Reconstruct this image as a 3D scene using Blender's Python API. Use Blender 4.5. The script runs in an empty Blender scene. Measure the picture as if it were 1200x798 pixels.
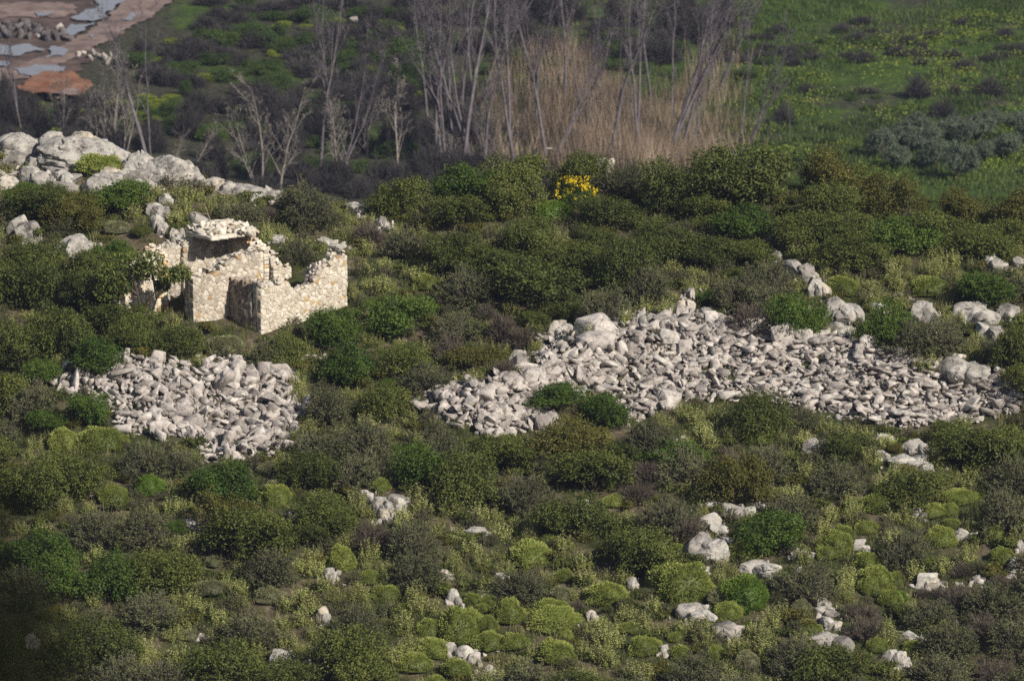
import bpy, bmesh, math, random
import numpy as np
from mathutils import Vector, Matrix, Euler

random.seed(7)
RNG = np.random.default_rng(7)
C = bpy.context.scene.collection
R = math.radians
sc = bpy.context.scene

# ------------------------------------------------------------------ camera, world, sun, exposure
PITCH = R(12.0)
LENS = 200.0
FPX = LENS / 36.0 * 1200.0
cam_d = bpy.data.cameras.new('camera')
cam_d.lens = LENS
cam_d.sensor_width = 36.0
cam_d.clip_start = 0.5
cam_d.clip_end = 4000.0
cam_d.dof.use_dof = True
cam_d.dof.focus_distance = 202.0
cam_d.dof.aperture_fstop = 1.25
cam = bpy.data.objects.new('camera', cam_d)
C.objects.link(cam)
cam.rotation_euler = (math.pi / 2 - PITCH, 0, 0)
sc.camera = cam

SUN_AZ = Vector((0.715, -0.70)).normalized()     # horizontal direction towards the sun
SUN_EL = R(36)
world = bpy.data.worlds.new('World')
sc.world = world
world.use_nodes = True
wn = world.node_tree
bg = wn.nodes['Background']
sky = wn.nodes.new('ShaderNodeTexSky')
sky.sky_type = 'NISHITA'
sky.sun_disc = False
sky.sun_elevation = SUN_EL
sky.sun_rotation = math.atan2(SUN_AZ.x, SUN_AZ.y)
sky.air_density = 1.3
sky.dust_density = 1.5
wn.links.new(sky.outputs[0], bg.inputs[0])
bg.inputs[1].default_value = 0.052
sd = bpy.data.lights.new('sun', 'SUN')
sd.energy = 5.0
sd.angle = R(0.55)
sd.color = (1.0, 0.93, 0.82)
sun = bpy.data.objects.new('sun', sd)
C.objects.link(sun)
sdir = Vector((SUN_AZ.x * math.cos(SUN_EL), SUN_AZ.y * math.cos(SUN_EL), math.sin(SUN_EL)))
sun.rotation_euler = sdir.to_track_quat('Z', 'Y').to_euler()
sun.location = (60, 150, 60)
sc.view_settings.view_transform = 'Standard'
sc.view_settings.look = 'None'
sc.view_settings.exposure = 0.34
sc.view_settings.gamma = 1.0
sc.render.engine = 'CYCLES'
sc.cycles.max_bounces = 6
sc.cycles.diffuse_bounces = 3
sc.cycles.glossy_bounces = 2
sc.cycles.transmission_bounces = 3
sc.cycles.volume_bounces = 1
sc.cycles.use_denoising = False
HAZE_DENSITY = 0.00013

# ------------------------------------------------------------------ noise
def _hash(ix, iy, iz, seed):
    h = (ix * 374761393 + iy * 668265263 + iz * 2147483647 + seed * 1442695041) & 0xFFFFFFFF
    h = ((h ^ (h >> 13)) * 1274126177) & 0xFFFFFFFF
    h = ((h ^ (h >> 16)) * 2246822519) & 0xFFFFFFFF
    return ((h ^ (h >> 15)) & 0xFFFFFF) / float(0xFFFFFF)

def vnoise(x, y, z=None, seed=0):
    x = np.asarray(x, float); y = np.asarray(y, float)
    z = np.zeros_like(x) if z is None else np.asarray(z, float)
    ix = np.floor(x).astype(np.int64); iy = np.floor(y).astype(np.int64); iz = np.floor(z).astype(np.int64)
    fx = x - ix; fy = y - iy; fz = z - iz
    fx = fx * fx * (3 - 2 * fx); fy = fy * fy * (3 - 2 * fy); fz = fz * fz * (3 - 2 * fz)
    r = 0
    for dx in (0, 1):
        for dy in (0, 1):
            for dz in (0, 1):
                w = (fx if dx else 1 - fx) * (fy if dy else 1 - fy) * (fz if dz else 1 - fz)
                r = r + w * _hash(ix + dx, iy + dy, iz + dz, seed)
    return r * 2 - 1

def fbm(x, y, z=None, seed=0, octs=4):
    a, s, t = 1.0, 0.0, 0.0
    f = 1.0
    for o in range(octs):
        s = s + a * vnoise(np.asarray(x) * f, np.asarray(y) * f, None if z is None else np.asarray(z) * f, seed + o * 17)
        t += a; a *= 0.5; f *= 2.03
    return s / t

# ------------------------------------------------------------------ rays and terrain
def ray(px, py):
    px = np.asarray(px, float); py = np.asarray(py, float)
    cx = (px - 600) / FPX; cy = (399 - py) / FPX
    cp, sp = math.cos(PITCH), math.sin(PITCH)
    d = np.stack([cx, cp + cy * sp, -sp + cy * cp], -1)
    return d / d[..., 1:2]                       # per metre of depth y

def proj(P):
    P = np.asarray(P, float)
    cp, sp = math.cos(PITCH), math.sin(PITCH)
    f = P[..., 1] * cp - P[..., 2] * sp
    u = P[..., 1] * sp + P[..., 2] * cp
    return 600 + FPX * P[..., 0] / f, 399 - FPX * u / f

def hill_plane(y):
    return -42.6 + 0.24 * (y - 205)

_cpx = np.array([-900, -300, 0, 100, 200, 330, 420, 500, 700, 880, 1000, 1100, 1200, 1500, 2100])
_cpy = np.array([200, 185, 186, 183, 205, 226, 246, 234, 216, 214, 214, 240, 262, 275, 300])
_a = PITCH + (_cpy - 399) / FPX
_cyy = 91.8 / (0.24 + np.tan(_a))
_cxx = (_cpx - 600) / FPX * _cyy
def crest(x):
    return np.interp(x, _cxx, _cyy)

MOUNDS = []       # (points Nx2, height, half width)
def seg_dist(x, y, pts):
    best = np.full(np.shape(x), 1e9)
    for (a, b) in zip(pts[:-1], pts[1:]):
        ax, ay = a; bx, by = b
        dx, dy = bx - ax, by - ay
        t = np.clip(((x - ax) * dx + (y - ay) * dy) / (dx * dx + dy * dy + 1e-9), 0, 1)
        best = np.minimum(best, np.hypot(x - ax - t * dx, y - ay - t * dy))
    return best

def H(x, y):
    x = np.asarray(x, float); y = np.asarray(y, float)
    yc = crest(x)
    zc = hill_plane(yc)
    und = 0.35 * fbm(x / 7.0, y / 7.0, seed=3, octs=3) + 0.10 * fbm(x / 1.3, y / 1.3, seed=9, octs=2)
    A = hill_plane(y) + und
    B = zc + und - 0.42 * (y - yc) + 0.45
    k = 0.7
    m = np.minimum(A, B)
    hill = m - k * np.log(np.exp(-np.clip(A - m, 0, 40) / k) + np.exp(-np.clip(B - m, 0, 40) / k))
    for pts, h, hw in MOUNDS:
        d = seg_dist(x, y, pts)
        hill = hill + h * np.exp(-(d / hw) ** 2 * 1.2)
    val = -66.0 + 0.04 * (y - 350) + 0.5 * fbm(x / 30.0, y / 30.0, seed=5, octs=2) + np.clip(y - 480, 0, None) * 0.12
    val = val + 0.0006 * np.clip(np.abs(x) - 60, 0, None) ** 1.5
    k = 1.2
    m = np.maximum(hill, val)
    z = m + k * np.log(np.exp(np.clip(hill - m, -40, 0) / k) + np.exp(np.clip(val - m, -40, 0) / k))
    own = -1.75 - 0.44 * y - 0.004 * x * x * np.exp(-y / 60.0)
    own = np.where(y < 0, -1.75 - 0.1 * y, own)
    k = 1.5
    m = np.maximum(z, own)
    z = m + k * np.log(np.exp(np.clip(z - m, -40, 0) / k) + np.exp(np.clip(own - m, -40, 0) / k)) - np.where(y < 60, k * 0.0, 0)
    return z

_HG = None
def build_grid():
    global _HG
    gx = np.arange(-75, 75.01, 0.5); gy = np.arange(140, 660.1, 0.5)
    X, Y = np.meshgrid(gx, gy); _HG = H(X, Y)
def Hq(x, y):
    fx = np.clip((x + 75) / 0.5, 0, _HG.shape[1] - 1.001); fy = np.clip((y - 140) / 0.5, 0, _HG.shape[0] - 1.001)
    i = fx.astype(int); j = fy.astype(int); fx = fx - i; fy = fy - j
    return (_HG[j, i] * (1 - fx) + _HG[j, i + 1] * fx) * (1 - fy) + (_HG[j + 1, i] * (1 - fx) + _HG[j + 1, i + 1] * fx) * fy
def hit(px, py, y0=150.0, y1=520.0, step=0.5):
    """first point of the ground seen at a pixel"""
    px = np.atleast_1d(np.asarray(px, float)); py = np.atleast_1d(np.asarray(py, float))
    d = ray(px, py)
    lo = np.full(px.shape, np.nan)
    ys = np.arange(y0, y1, step)
    done = np.zeros(px.shape, bool)
    for t in ys:
        act = ~done
        if not act.any(): break
        zz = Hq(d[act, 0] * t, np.full(act.sum(), t))
        below = d[act, 2] * t < zz
        idx = np.where(act)[0][below]
        lo[idx] = t - step
        done[idx] = True
    a = np.where(done, lo, y1 - step); b = a + step
    for _ in range(14):
        m = (a + b) / 2
        under = d[:, 2] * m < Hq(d[:, 0] * m, m)
        b = np.where(under, m, b); a = np.where(under, a, m)
    m = (a + b) / 2
    return d * m[:, None]

def hit1(px, py, **k):
    return hit([px], [py], **k)[0]

# ------------------------------------------------------------------ mesh building
def mesh_from(name, V, quads=None, tris=None, tone=None, mq=None, mt=None, mats=(), smooth=False):
    me = bpy.data.meshes.new(name)
    V = np.asarray(V, np.float32)
    quads = np.zeros((0, 4), np.int32) if quads is None else np.asarray(quads, np.int32)
    tris = np.zeros((0, 3), np.int32) if tris is None else np.asarray(tris, np.int32)
    me.vertices.add(len(V)); me.vertices.foreach_set('co', V.ravel())
    nl = quads.size + tris.size
    me.loops.add(nl)
    me.loops.foreach_set('vertex_index', np.concatenate([quads.ravel(), tris.ravel()]).astype(np.int32))
    npol = len(quads) + len(tris)
    me.polygons.add(npol)
    ls = np.concatenate([np.arange(len(quads)) * 4, quads.size + np.arange(len(tris)) * 3]).astype(np.int32)
    me.polygons.foreach_set('loop_start', ls)
    mi = np.concatenate([np.zeros(len(quads), np.int32) if mq is None else np.asarray(mq, np.int32),
                         np.zeros(len(tris), np.int32) if mt is None else np.asarray(mt, np.int32)])
    me.polygons.foreach_set('material_index', mi)
    if smooth:
        me.polygons.foreach_set('use_smooth', np.ones(npol, bool))
    me.update(calc_edges=True)
    if tone is not None:
        at = me.attributes.new('tone', 'FLOAT', 'POINT')
        at.data.foreach_set('value', np.asarray(tone, np.float32))
    for m in mats: me.materials.append(m)
    me.validate()
    return me

class Geo:
    def __init__(s): s.V = []; s.Q = []; s.T = []; s.t = []; s.mq = []; s.mt = []; s.n = 0
    def add(s, V, quads=None, tris=None, tone=0.5, mat=0):
        V = np.asarray(V, float)
        if quads is not None and len(quads):
            s.Q.append(np.asarray(quads) + s.n); s.mq.append(np.full(len(quads), mat))
        if tris is not None and len(tris):
            s.T.append(np.asarray(tris) + s.n); s.mt.append(np.full(len(tris), mat))
        s.V.append(V); s.t.append(np.broadcast_to(np.asarray(tone, float), (len(V),)).copy())
        s.n += len(V)
    def arrays(s):
        V = np.concatenate(s.V) if s.V else np.zeros((0, 3))
        Q = np.concatenate(s.Q) if s.Q else np.zeros((0, 4), int)
        T = np.concatenate(s.T) if s.T else np.zeros((0, 3), int)
        return V, Q, T, np.concatenate(s.t), (np.concatenate(s.mq) if s.mq else []), (np.concatenate(s.mt) if s.mt else [])
    def mesh(s, name, mats, smooth=False):
        V, Q, T, t, mq, mt = s.arrays()
        return mesh_from(name, V, Q, T, t, mq, mt, mats, smooth)

def unit(v):
    return v / (np.linalg.norm(v, axis=-1, keepdims=True) + 1e-9)

def rnd_dirs(n, rng):
    return unit(rng.normal(size=(n, 3)))

def leaf_quads(P, N, L, Wd, rng, T=None):
    """rhombic leaves: centre P, normal N, half length L, half width Wd"""
    n = len(P)
    if T is None: T = rnd_dirs(n, rng)
    b = unit(np.cross(N, T)); t = unit(np.cross(b, N))
    L = np.broadcast_to(L, (n,))[:, None]; Wd = np.broadcast_to(Wd, (n,))[:, None]
    V = np.stack([P - t * L, P + b * Wd, P + t * L, P - b * Wd], 1).reshape(-1, 3)
    return V, np.arange(n * 4).reshape(n, 4)

def tube_segs(P0, P1, r0, r1, sides=3):
    P0 = np.asarray(P0, float); P1 = np.asarray(P1, float); n = len(P0)
    d = unit(P1 - P0)
    ref = np.where(np.abs(d[:, 2:3]) < 0.9, np.array([[0, 0, 1.0]]), np.array([[1.0, 0, 0]]))
    a = unit(np.cross(d, ref)); b = np.cross(d, a)
    r0 = np.broadcast_to(r0, (n,))[:, None]; r1 = np.broadcast_to(r1, (n,))[:, None]
    vs = []
    for P, r in ((P0, r0), (P1, r1)):
        for k in range(sides):
            an = 2 * math.pi * k / sides
            vs.append(P + (a * math.cos(an) + b * math.sin(an)) * r)
    V = np.stack(vs, 1).reshape(-1, 3)
    base = np.arange(n)[:, None] * (2 * sides)
    Q = []
    for k in range(sides):
        k2 = (k + 1) % sides
        Q.append(np.concatenate([base + k, base + k2, base + sides + k2, base + sides + k], 1))
    return V, np.stack(Q, 1).reshape(-1, 4)

# ------------------------------------------------------------------ scene objects
def tag(o, label=None, cat=None, group=None, kind=None):
    if label: o['label'] = label
    if cat: o['category'] = cat
    if group: o['group'] = group
    if kind: o['kind'] = kind
    return o

def link(name, me, parent=None):
    o = bpy.data.objects.new(name, me); C.objects.link(o)
    if parent: o.parent = parent
    return o

def empty(name, loc=(0, 0, 0), rz=0.0):
    o = bpy.data.objects.new(name, None); C.objects.link(o)
    o.location = loc; o.rotation_euler = (0, 0, rz); o.empty_display_size = 0.3
    return o

def copy_tree(o, parent=None):
    c = o.copy(); C.objects.link(c)
    if parent: c.parent = parent
    for ch in list(o.children): copy_tree(ch, c)
    return c

# ------------------------------------------------------------------ materials
def newmat(name):
    m = bpy.data.materials.new(name); m.use_nodes = True
    nt = m.node_tree
    for n in list(nt.nodes): nt.nodes.remove(n)
    out = nt.nodes.new('ShaderNodeOutputMaterial')
    return m, nt, out

def ramp(nt, stops, fac):
    r = nt.nodes.new('ShaderNodeValToRGB')
    while len(r.color_ramp.elements) < len(stops): r.color_ramp.elements.new(0.5)
    for e, (p, c) in zip(r.color_ramp.elements, stops):
        e.position = p; e.color = (*c, 1)
    nt.links.new(fac, r.inputs[0])
    return r.outputs[0]

def math_node(nt, op, a, b=None, clamp=False):
    n = nt.nodes.new('ShaderNodeMath'); n.operation = op; n.use_clamp = clamp
    for i, v in enumerate((a, b)):
        if v is None: continue
        if isinstance(v, (int, float)): n.inputs[i].default_value = v
        else: nt.links.new(v, n.inputs[i])
    return n.outputs[0]

def noise_tex(nt, vec, scale, detail=4, rough=0.55, dist=0.0):
    n = nt.nodes.new('ShaderNodeTexNoise')
    n.inputs['Scale'].default_value = scale; n.inputs['Detail'].default_value = detail
    n.inputs['Roughness'].default_value = rough; n.inputs['Distortion'].default_value = dist
    if vec is not None: nt.links.new(vec, n.inputs['Vector'])
    return n.outputs[0]

def mixc(nt, fac, a, b, mode='MIX'):
    n = nt.nodes.new('ShaderNodeMix'); n.data_type = 'RGBA'; n.blend_type = mode
    for i, v in ((0, fac), (6, a), (7, b)):
        if isinstance(v, (int, float)): n.inputs[i].default_value = v
        elif isinstance(v, tuple): n.inputs[i].default_value = (*v, 1)
        else: nt.links.new(v, n.inputs[i])
    return n.outputs[2]

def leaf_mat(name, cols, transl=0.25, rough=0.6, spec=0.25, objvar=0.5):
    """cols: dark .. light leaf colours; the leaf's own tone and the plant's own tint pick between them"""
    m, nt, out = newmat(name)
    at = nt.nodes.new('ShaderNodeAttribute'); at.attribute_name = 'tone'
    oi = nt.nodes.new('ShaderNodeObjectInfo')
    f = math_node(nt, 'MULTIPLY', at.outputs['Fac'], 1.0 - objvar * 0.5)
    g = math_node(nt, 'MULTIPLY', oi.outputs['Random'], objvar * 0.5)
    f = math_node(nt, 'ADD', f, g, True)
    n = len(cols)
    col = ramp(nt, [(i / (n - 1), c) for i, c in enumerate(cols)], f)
    p = nt.nodes.new('ShaderNodeBsdfPrincipled')
    nt.links.new(col, p.inputs['Base Color'])
    p.inputs['Roughness'].default_value = rough
    p.inputs['Specular IOR Level'].default_value = spec
    tr = nt.nodes.new('ShaderNodeBsdfTranslucent')
    nt.links.new(mixc(nt, 0.35, col, (0.30, 0.36, 0.04)), tr.inputs[0])
    mx = nt.nodes.new('ShaderNodeMixShader'); mx.inputs[0].default_value = transl
    nt.links.new(p.outputs[0], mx.inputs[1]); nt.links.new(tr.outputs[0], mx.inputs[2])
    nt.links.new(mx.outputs[0], out.inputs[0])
    return m

def bark_mat(name, c0, c1, scale=6):
    m, nt, out = newmat(name)
    tc = nt.nodes.new('ShaderNodeTexCoord')
    f = noise_tex(nt, tc.outputs['Object'], scale, 3)
    col = ramp(nt, [(0.3, c0), (0.7, c1)], f)
    p = nt.nodes.new('ShaderNodeBsdfPrincipled'); p.inputs['Roughness'].default_value = 0.9
    p.inputs['Specular IOR Level'].default_value = 0.1
    nt.links.new(col, p.inputs['Base Color']); nt.links.new(p.outputs[0], out.inputs[0])
    return m

def rock_mat(name, light, mid, dark, lichen=(0.30, 0.20, 0.08), lich=0.0, scale=3.0, tonevar=True, bump=0.5):
    m, nt, out = newmat(name)
    tc = nt.nodes.new('ShaderNodeTexCoord')
    geo = nt.nodes.new('ShaderNodeNewGeometry')
    vec = geo.outputs['Position']
    f1 = noise_tex(nt, vec, scale, 6, 0.62, 0.4)
    f2 = noise_tex(nt, vec, scale * 5.5, 4, 0.7)
    f = math_node(nt, 'ADD', math_node(nt, 'MULTIPLY', f1, 0.62), math_node(nt, 'MULTIPLY', f2, 0.38))
    col = ramp(nt, [(0.38, dark), (0.47, mid), (0.56, light), (0.72, tuple(min(1, c * 1.08) for c in light))], f)
    if lich > 0:
        f3 = noise_tex(nt, vec, scale * 1.4, 4, 0.6)
        lf = ramp(nt, [(0.60, (0, 0, 0)), (0.70, (lich, lich, lich))], f3)
        col = mixc(nt, lf, col, lichen)
    if tonevar:
        at = nt.nodes.new('ShaderNodeAttribute'); at.attribute_name = 'tone'
        oi = nt.nodes.new('ShaderNodeObjectInfo')
        v = math_node(nt, 'ADD', math_node(nt, 'MULTIPLY', at.outputs['Fac'], 0.6), math_node(nt, 'MULTIPLY', oi.outputs['Random'], 0.4))
        tint = ramp(nt, [(0.12, (0.50, 0.485, 0.48)), (0.42, (0.82, 0.80, 0.80)), (0.7, (1, 1, 1)), (0.9, (1.08, 0.98, 0.86))], v)
        col = mixc(nt, 1.0, col, tint, 'MULTIPLY')
    p = nt.nodes.new('ShaderNodeBsdfPrincipled'); p.inputs['Roughness'].default_value = 0.92
    p.inputs['Specular IOR Level'].default_value = 0.15
    nt.links.new(col, p.inputs['Base Color'])
    b = nt.nodes.new('ShaderNodeBump'); b.inputs['Strength'].default_value = bump; b.inputs['Distance'].default_value = 0.06
    nt.links.new(f, b.inputs['Height']); nt.links.new(b.outputs[0], p.inputs['Normal'])
    nt.links.new(p.outputs[0], out.inputs[0])
    return m

M = {}
M['ever'] = leaf_mat('evergreen_leaf', [(0.016, 0.024, 0.006), (0.050, 0.066, 0.013), (0.108, 0.128, 0.025), (0.205, 0.208, 0.050)], 0.2)
M['bright'] = leaf_mat('bright_evergreen_leaf', [(0.014, 0.030, 0.005), (0.042, 0.080, 0.010), (0.086, 0.138, 0.018), (0.155, 0.208, 0.034)], 0.22)
M['olivey'] = leaf_mat('olive_brown_leaf', [(0.028, 0.031, 0.008), (0.072, 0.074, 0.014), (0.130, 0.120, 0.024), (0.20, 0.165, 0.040)], 0.2)
M['grey'] = leaf_mat('grey_green_leaf', [(0.030, 0.035, 0.016), (0.074, 0.083, 0.034), (0.132, 0.143, 0.058), (0.225, 0.232, 0.100)], 0.15)
M['sage'] = leaf_mat('pale_sage_leaf', [(0.13, 0.145, 0.045), (0.26, 0.285, 0.085), (0.38, 0.405, 0.130), (0.50, 0.515, 0.20)], 0.30, objvar=0.35)
M['cushion'] = leaf_mat('cushion_leaf', [(0.050, 0.066, 0.014), (0.150, 0.178, 0.036), (0.265, 0.300, 0.070), (0.38, 0.41, 0.12)], 0.15)
M['cushion_green'] = leaf_mat('cushion_green_leaf', [(0.040, 0.072, 0.010), (0.085, 0.145, 0.018), (0.140, 0.215, 0.028), (0.20, 0.29, 0.045)], 0.2)
M['cushion_grey'] = leaf_mat('cushion_grey_leaf', [(0.065, 0.069, 0.036), (0.135, 0.140, 0.070), (0.215, 0.218, 0.11), (0.31, 0.305, 0.17)], 0.12)
M['dry'] = leaf_mat('dry_twig', [(0.045, 0.036, 0.028), (0.085, 0.070, 0.054), (0.130, 0.110, 0.086), (0.19, 0.165, 0.130)], 0.0, 0.9, 0.1)
M['greytwig'] = leaf_mat('grey_twig', [(0.060, 0.055, 0.038), (0.105, 0.098, 0.070), (0.17, 0.16, 0.115)], 0.0, 0.9, 0.1)
M['twig'] = leaf_mat('shrub_twig', [(0.045, 0.036, 0.026), (0.085, 0.070, 0.052), (0.14, 0.12, 0.09)], 0.0, 0.9, 0.1)
M['flower'] = leaf_mat('yellow_petal', [(0.55, 0.38, 0.01), (0.75, 0.55, 0.015), (0.85, 0.68, 0.03)], 0.3)
M['grass'] = leaf_mat('hill_grass', [(0.034, 0.050, 0.012), (0.078, 0.098, 0.024), (0.150, 0.155, 0.052), (0.29, 0.265, 0.13)], 0.25, objvar=0)
M['straw'] = leaf_mat('reed_straw', [(0.13, 0.094, 0.074), (0.22, 0.16, 0.122), (0.31, 0.235, 0.178), (0.42, 0.33, 0.25)], 0.2, 0.8, 0.1, objvar=0)
M['meadow'] = leaf_mat('meadow_grass', [(0.022, 0.038, 0.010), (0.044, 0.076, 0.014), (0.072, 0.115, 0.020), (0.115, 0.155, 0.028)], 0.25, objvar=0)
M['yellow_weed'] = leaf_mat('yellow_weed', [(0.09, 0.15, 0.02), (0.20, 0.25, 0.025), (0.36, 0.36, 0.03)], 0.25, objvar=0.3)
M['valley_green'] = leaf_mat('valley_bush_leaf', [(0.014, 0.026, 0.009), (0.034, 0.062, 0.014), (0.068, 0.110, 0.020), (0.13, 0.17, 0.028)], 0.2)
M['olive'] = leaf_mat('olive_leaf', [(0.046, 0.062, 0.040), (0.080, 0.102, 0.066), (0.122, 0.145, 0.096), (0.185, 0.205, 0.140)], 0.15)
M['brush'] = leaf_mat('bare_brush_twig', [(0.026, 0.025, 0.025), (0.050, 0.047, 0.046), (0.090, 0.083, 0.076)], 0.0, 0.9, 0.1)
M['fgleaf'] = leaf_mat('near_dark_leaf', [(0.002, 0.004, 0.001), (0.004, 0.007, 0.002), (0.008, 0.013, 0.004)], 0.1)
M['bark_grey'] = bark_mat('grey_bark', (0.085, 0.075, 0.085), (0.18, 0.16, 0.17), 2)
M['bark_white'] = bark_mat('pale_bark', (0.17, 0.15, 0.135), (0.32, 0.285, 0.255), 2)
M['bark_dark'] = bark_mat('dark_bark', (0.035, 0.028, 0.022), (0.085, 0.07, 0.055), 8)
M['deadwood'] = bark_mat('dead_wood', (0.13, 0.10, 0.08), (0.27, 0.22, 0.18), 8)
M['lime'] = rock_mat('limestone', (0.46, 0.44, 0.40), (0.33, 0.315, 0.29), (0.125, 0.118, 0.11), (0.34, 0.24, 0.12), 0.45, 2.6, bump=0.9)
M['rubble'] = rock_mat('rubble_limestone', (0.53, 0.49, 0.45), (0.39, 0.36, 0.333), (0.15, 0.139, 0.13), (0.34, 0.26, 0.15), 0.30, 3.4)
M['masonry'] = rock_mat('wall_stone', (0.64, 0.60, 0.52), (0.52, 0.475, 0.40), (0.29, 0.25, 0.20), (0.46, 0.34, 0.19), 0.35, 4.0)
M['mortar'] = rock_mat('earth_mortar', (0.56, 0.50, 0.39), (0.43, 0.37, 0.27), (0.24, 0.19, 0.13), lich=0.0, scale=6.0)
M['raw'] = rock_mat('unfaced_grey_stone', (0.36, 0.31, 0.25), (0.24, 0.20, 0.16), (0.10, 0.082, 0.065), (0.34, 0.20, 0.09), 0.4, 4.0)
M['valley_rock'] = rock_mat('valley_rock', (0.15, 0.14, 0.14), (0.10, 0.09, 0.09), (0.045, 0.04, 0.04), lich=0.0, scale=2.0)

def ground_mat():
    m, nt, out = newmat('hill_soil')
    geo = nt.nodes.new('ShaderNodeNewGeometry'); vec = geo.outputs['Position']
    f1 = noise_tex(nt, vec, 0.35, 5); f2 = noise_tex(nt, vec, 4.0, 5, 0.7)
    soil = ramp(nt, [(0.35, (0.060, 0.048, 0.030)), (0.55, (0.105, 0.085, 0.055)), (0.70, (0.20, 0.175, 0.135))], f2)
    grass = ramp(nt, [(0.35, (0.022, 0.028, 0.010)), (0.65, (0.055, 0.064, 0.022))], f2)
    col = mixc(nt, ramp(nt, [(0.40, (0, 0, 0)), (0.56, (1, 1, 1))], f1), soil, grass)
    p = nt.nodes.new('ShaderNodeBsdfPrincipled'); p.inputs['Roughness'].default_value = 0.95
    p.inputs['Specular IOR Level'].default_value = 0.1
    nt.links.new(col, p.inputs['Base Color'])
    b = nt.nodes.new('ShaderNodeBump'); b.inputs['Strength'].default_value = 0.6; b.inputs['Distance'].default_value = 0.1
    nt.links.new(f2, b.inputs['Height']); nt.links.new(b.outputs[0], p.inputs['Normal'])
    nt.links.new(p.outputs[0], out.inputs[0])
    return m

def field_mat():
    m, nt, out = newmat('valley_meadow')
    geo = nt.nodes.new('ShaderNodeNewGeometry'); vec = geo.outputs['Position']
    f1 = noise_tex(nt, vec, 0.09, 5, 0.6); f2 = noise_tex(nt, vec, 0.6, 5, 0.65); f3 = noise_tex(nt, vec, 2.5, 3, 0.6)
    green = ramp(nt, [(0.32, (0.018, 0.034, 0.010)), (0.50, (0.042, 0.072, 0.014)), (0.66, (0.085, 0.120, 0.022))], math_node(nt, 'ADD', math_node(nt, 'MULTIPLY', f2, .6), math_node(nt, 'MULTIPLY', f3, .4)))
    brown = ramp(nt, [(0.35, (0.022, 0.028, 0.016)), (0.65, (0.066, 0.060, 0.040))], f3)
    xs = nt.nodes.new('ShaderNodeSeparateXYZ'); nt.links.new(vec, xs.inputs[0])
    # the strip under the bare trees is leaf litter; the open field to the east is grass
    side = math_node(nt, 'MULTIPLY', math_node(nt, 'SUBTRACT', 10.0, xs.outputs[0]), 0.018, False)
    side = math_node(nt, 'MINIMUM', math_node(nt, 'MAXIMUM', side, -0.015), 0.15)
    ff = math_node(nt, 'ADD', f1, side)
    col = mixc(nt, ramp(nt, [(0.49, (0, 0, 0)), (0.58, (1, 1, 1))], ff), green, brown)
    p = nt.nodes.new('ShaderNodeBsdfPrincipled'); p.inputs['Roughness'].default_value = 0.95
    p.inputs['Specular IOR Level'].default_value = 0.1
    nt.links.new(col, p.inputs['Base Color'])
    b = nt.nodes.new('ShaderNodeBump'); b.inputs['Strength'].default_value = 0.8; b.inputs['Distance'].default_value = 0.4
    nt.links.new(f2, b.inputs['Height']); nt.links.new(b.outputs[0], p.inputs['Normal'])
    nt.links.new(p.outputs[0], out.inputs[0])
    return m
M['soil'] = ground_mat(); M['field'] = field_mat()

def simple_noise_mat(name, stops, scale, rough=0.9, spec=0.2, bump=0.3):
    m, nt, out = newmat(name)
    geo = nt.nodes.new('ShaderNodeNewGeometry')
    f = noise_tex(nt, geo.outputs['Position'], scale, 5, 0.6)
    p = nt.nodes.new('ShaderNodeBsdfPrincipled'); p.inputs['Roughness'].default_value = rough
    p.inputs['Specular IOR Level'].default_value = spec
    nt.links.new(ramp(nt, stops, f), p.inputs['Base Color'])
    if bump:
        b = nt.nodes.new('ShaderNodeBump'); b.inputs['Strength'].default_value = bump; b.inputs['Distance'].default_value = 0.15
        nt.links.new(f, b.inputs['Height']); nt.links.new(b.outputs[0], p.inputs['Normal'])
    nt.links.new(p.outputs[0], out.inputs[0])
    return m
M['dirt'] = simple_noise_mat('track_dirt', [(0.35, (0.11, 0.080, 0.070)), (0.5, (0.18, 0.130, 0.115)), (0.68, (0.26, 0.195, 0.175))], 0.6)
M['mud'] = simple_noise_mat('muddy_ground', [(0.35, (0.040, 0.034, 0.026)), (0.5, (0.075, 0.053, 0.045)), (0.68, (0.14, 0.098, 0.082))], 0.5)
M['red_earth'] = simple_noise_mat('red_earth', [(0.35, (0.15, 0.060, 0.032)), (0.55, (0.19, 0.098, 0.062)), (0.7, (0.25, 0.15, 0.105))], 0.5)
M['water'] = simple_noise_mat('puddle_water', [(0.3, (0.20, 0.19, 0.20)), (0.7, (0.27, 0.26, 0.28))], 0.8, 0.12, 1.0, 0.03)
M['blue_tarp'] = simple_noise_mat('blue_tarp', [(0.3, (0.03, 0.08, 0.30)), (0.7, (0.05, 0.13, 0.45))], 4, 0.5, 0.4)
M['white_paint'] = simple_noise_mat('weathered_white', [(0.3, (0.55, 0.55, 0.55)), (0.7, (0.75, 0.75, 0.74))], 4, 0.6, 0.3)

# ------------------------------------------------------------------ heaps raise the ground
build_grid()
def wpts(lst):
    P = hit([p[0] for p in lst], [p[1] for p in lst]); return [tuple(p[:2]) for p in P]
_m1 = wpts([(575, 478), (650, 452), (720, 428), (850, 425), (950, 430), (1050, 445), (1130, 452), (1260, 482)])
_m2 = wpts([(120, 452), (200, 462), (280, 462)])
_m3 = wpts([(690, 395), (760, 392), (820, 398)])
MOUNDS.append((_m1, 1.05, 1.9)); MOUNDS.append((_m2, 0.7, 2.2)); MOUNDS.append((_m3, 0.35, 1.5))

build_grid()

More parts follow.
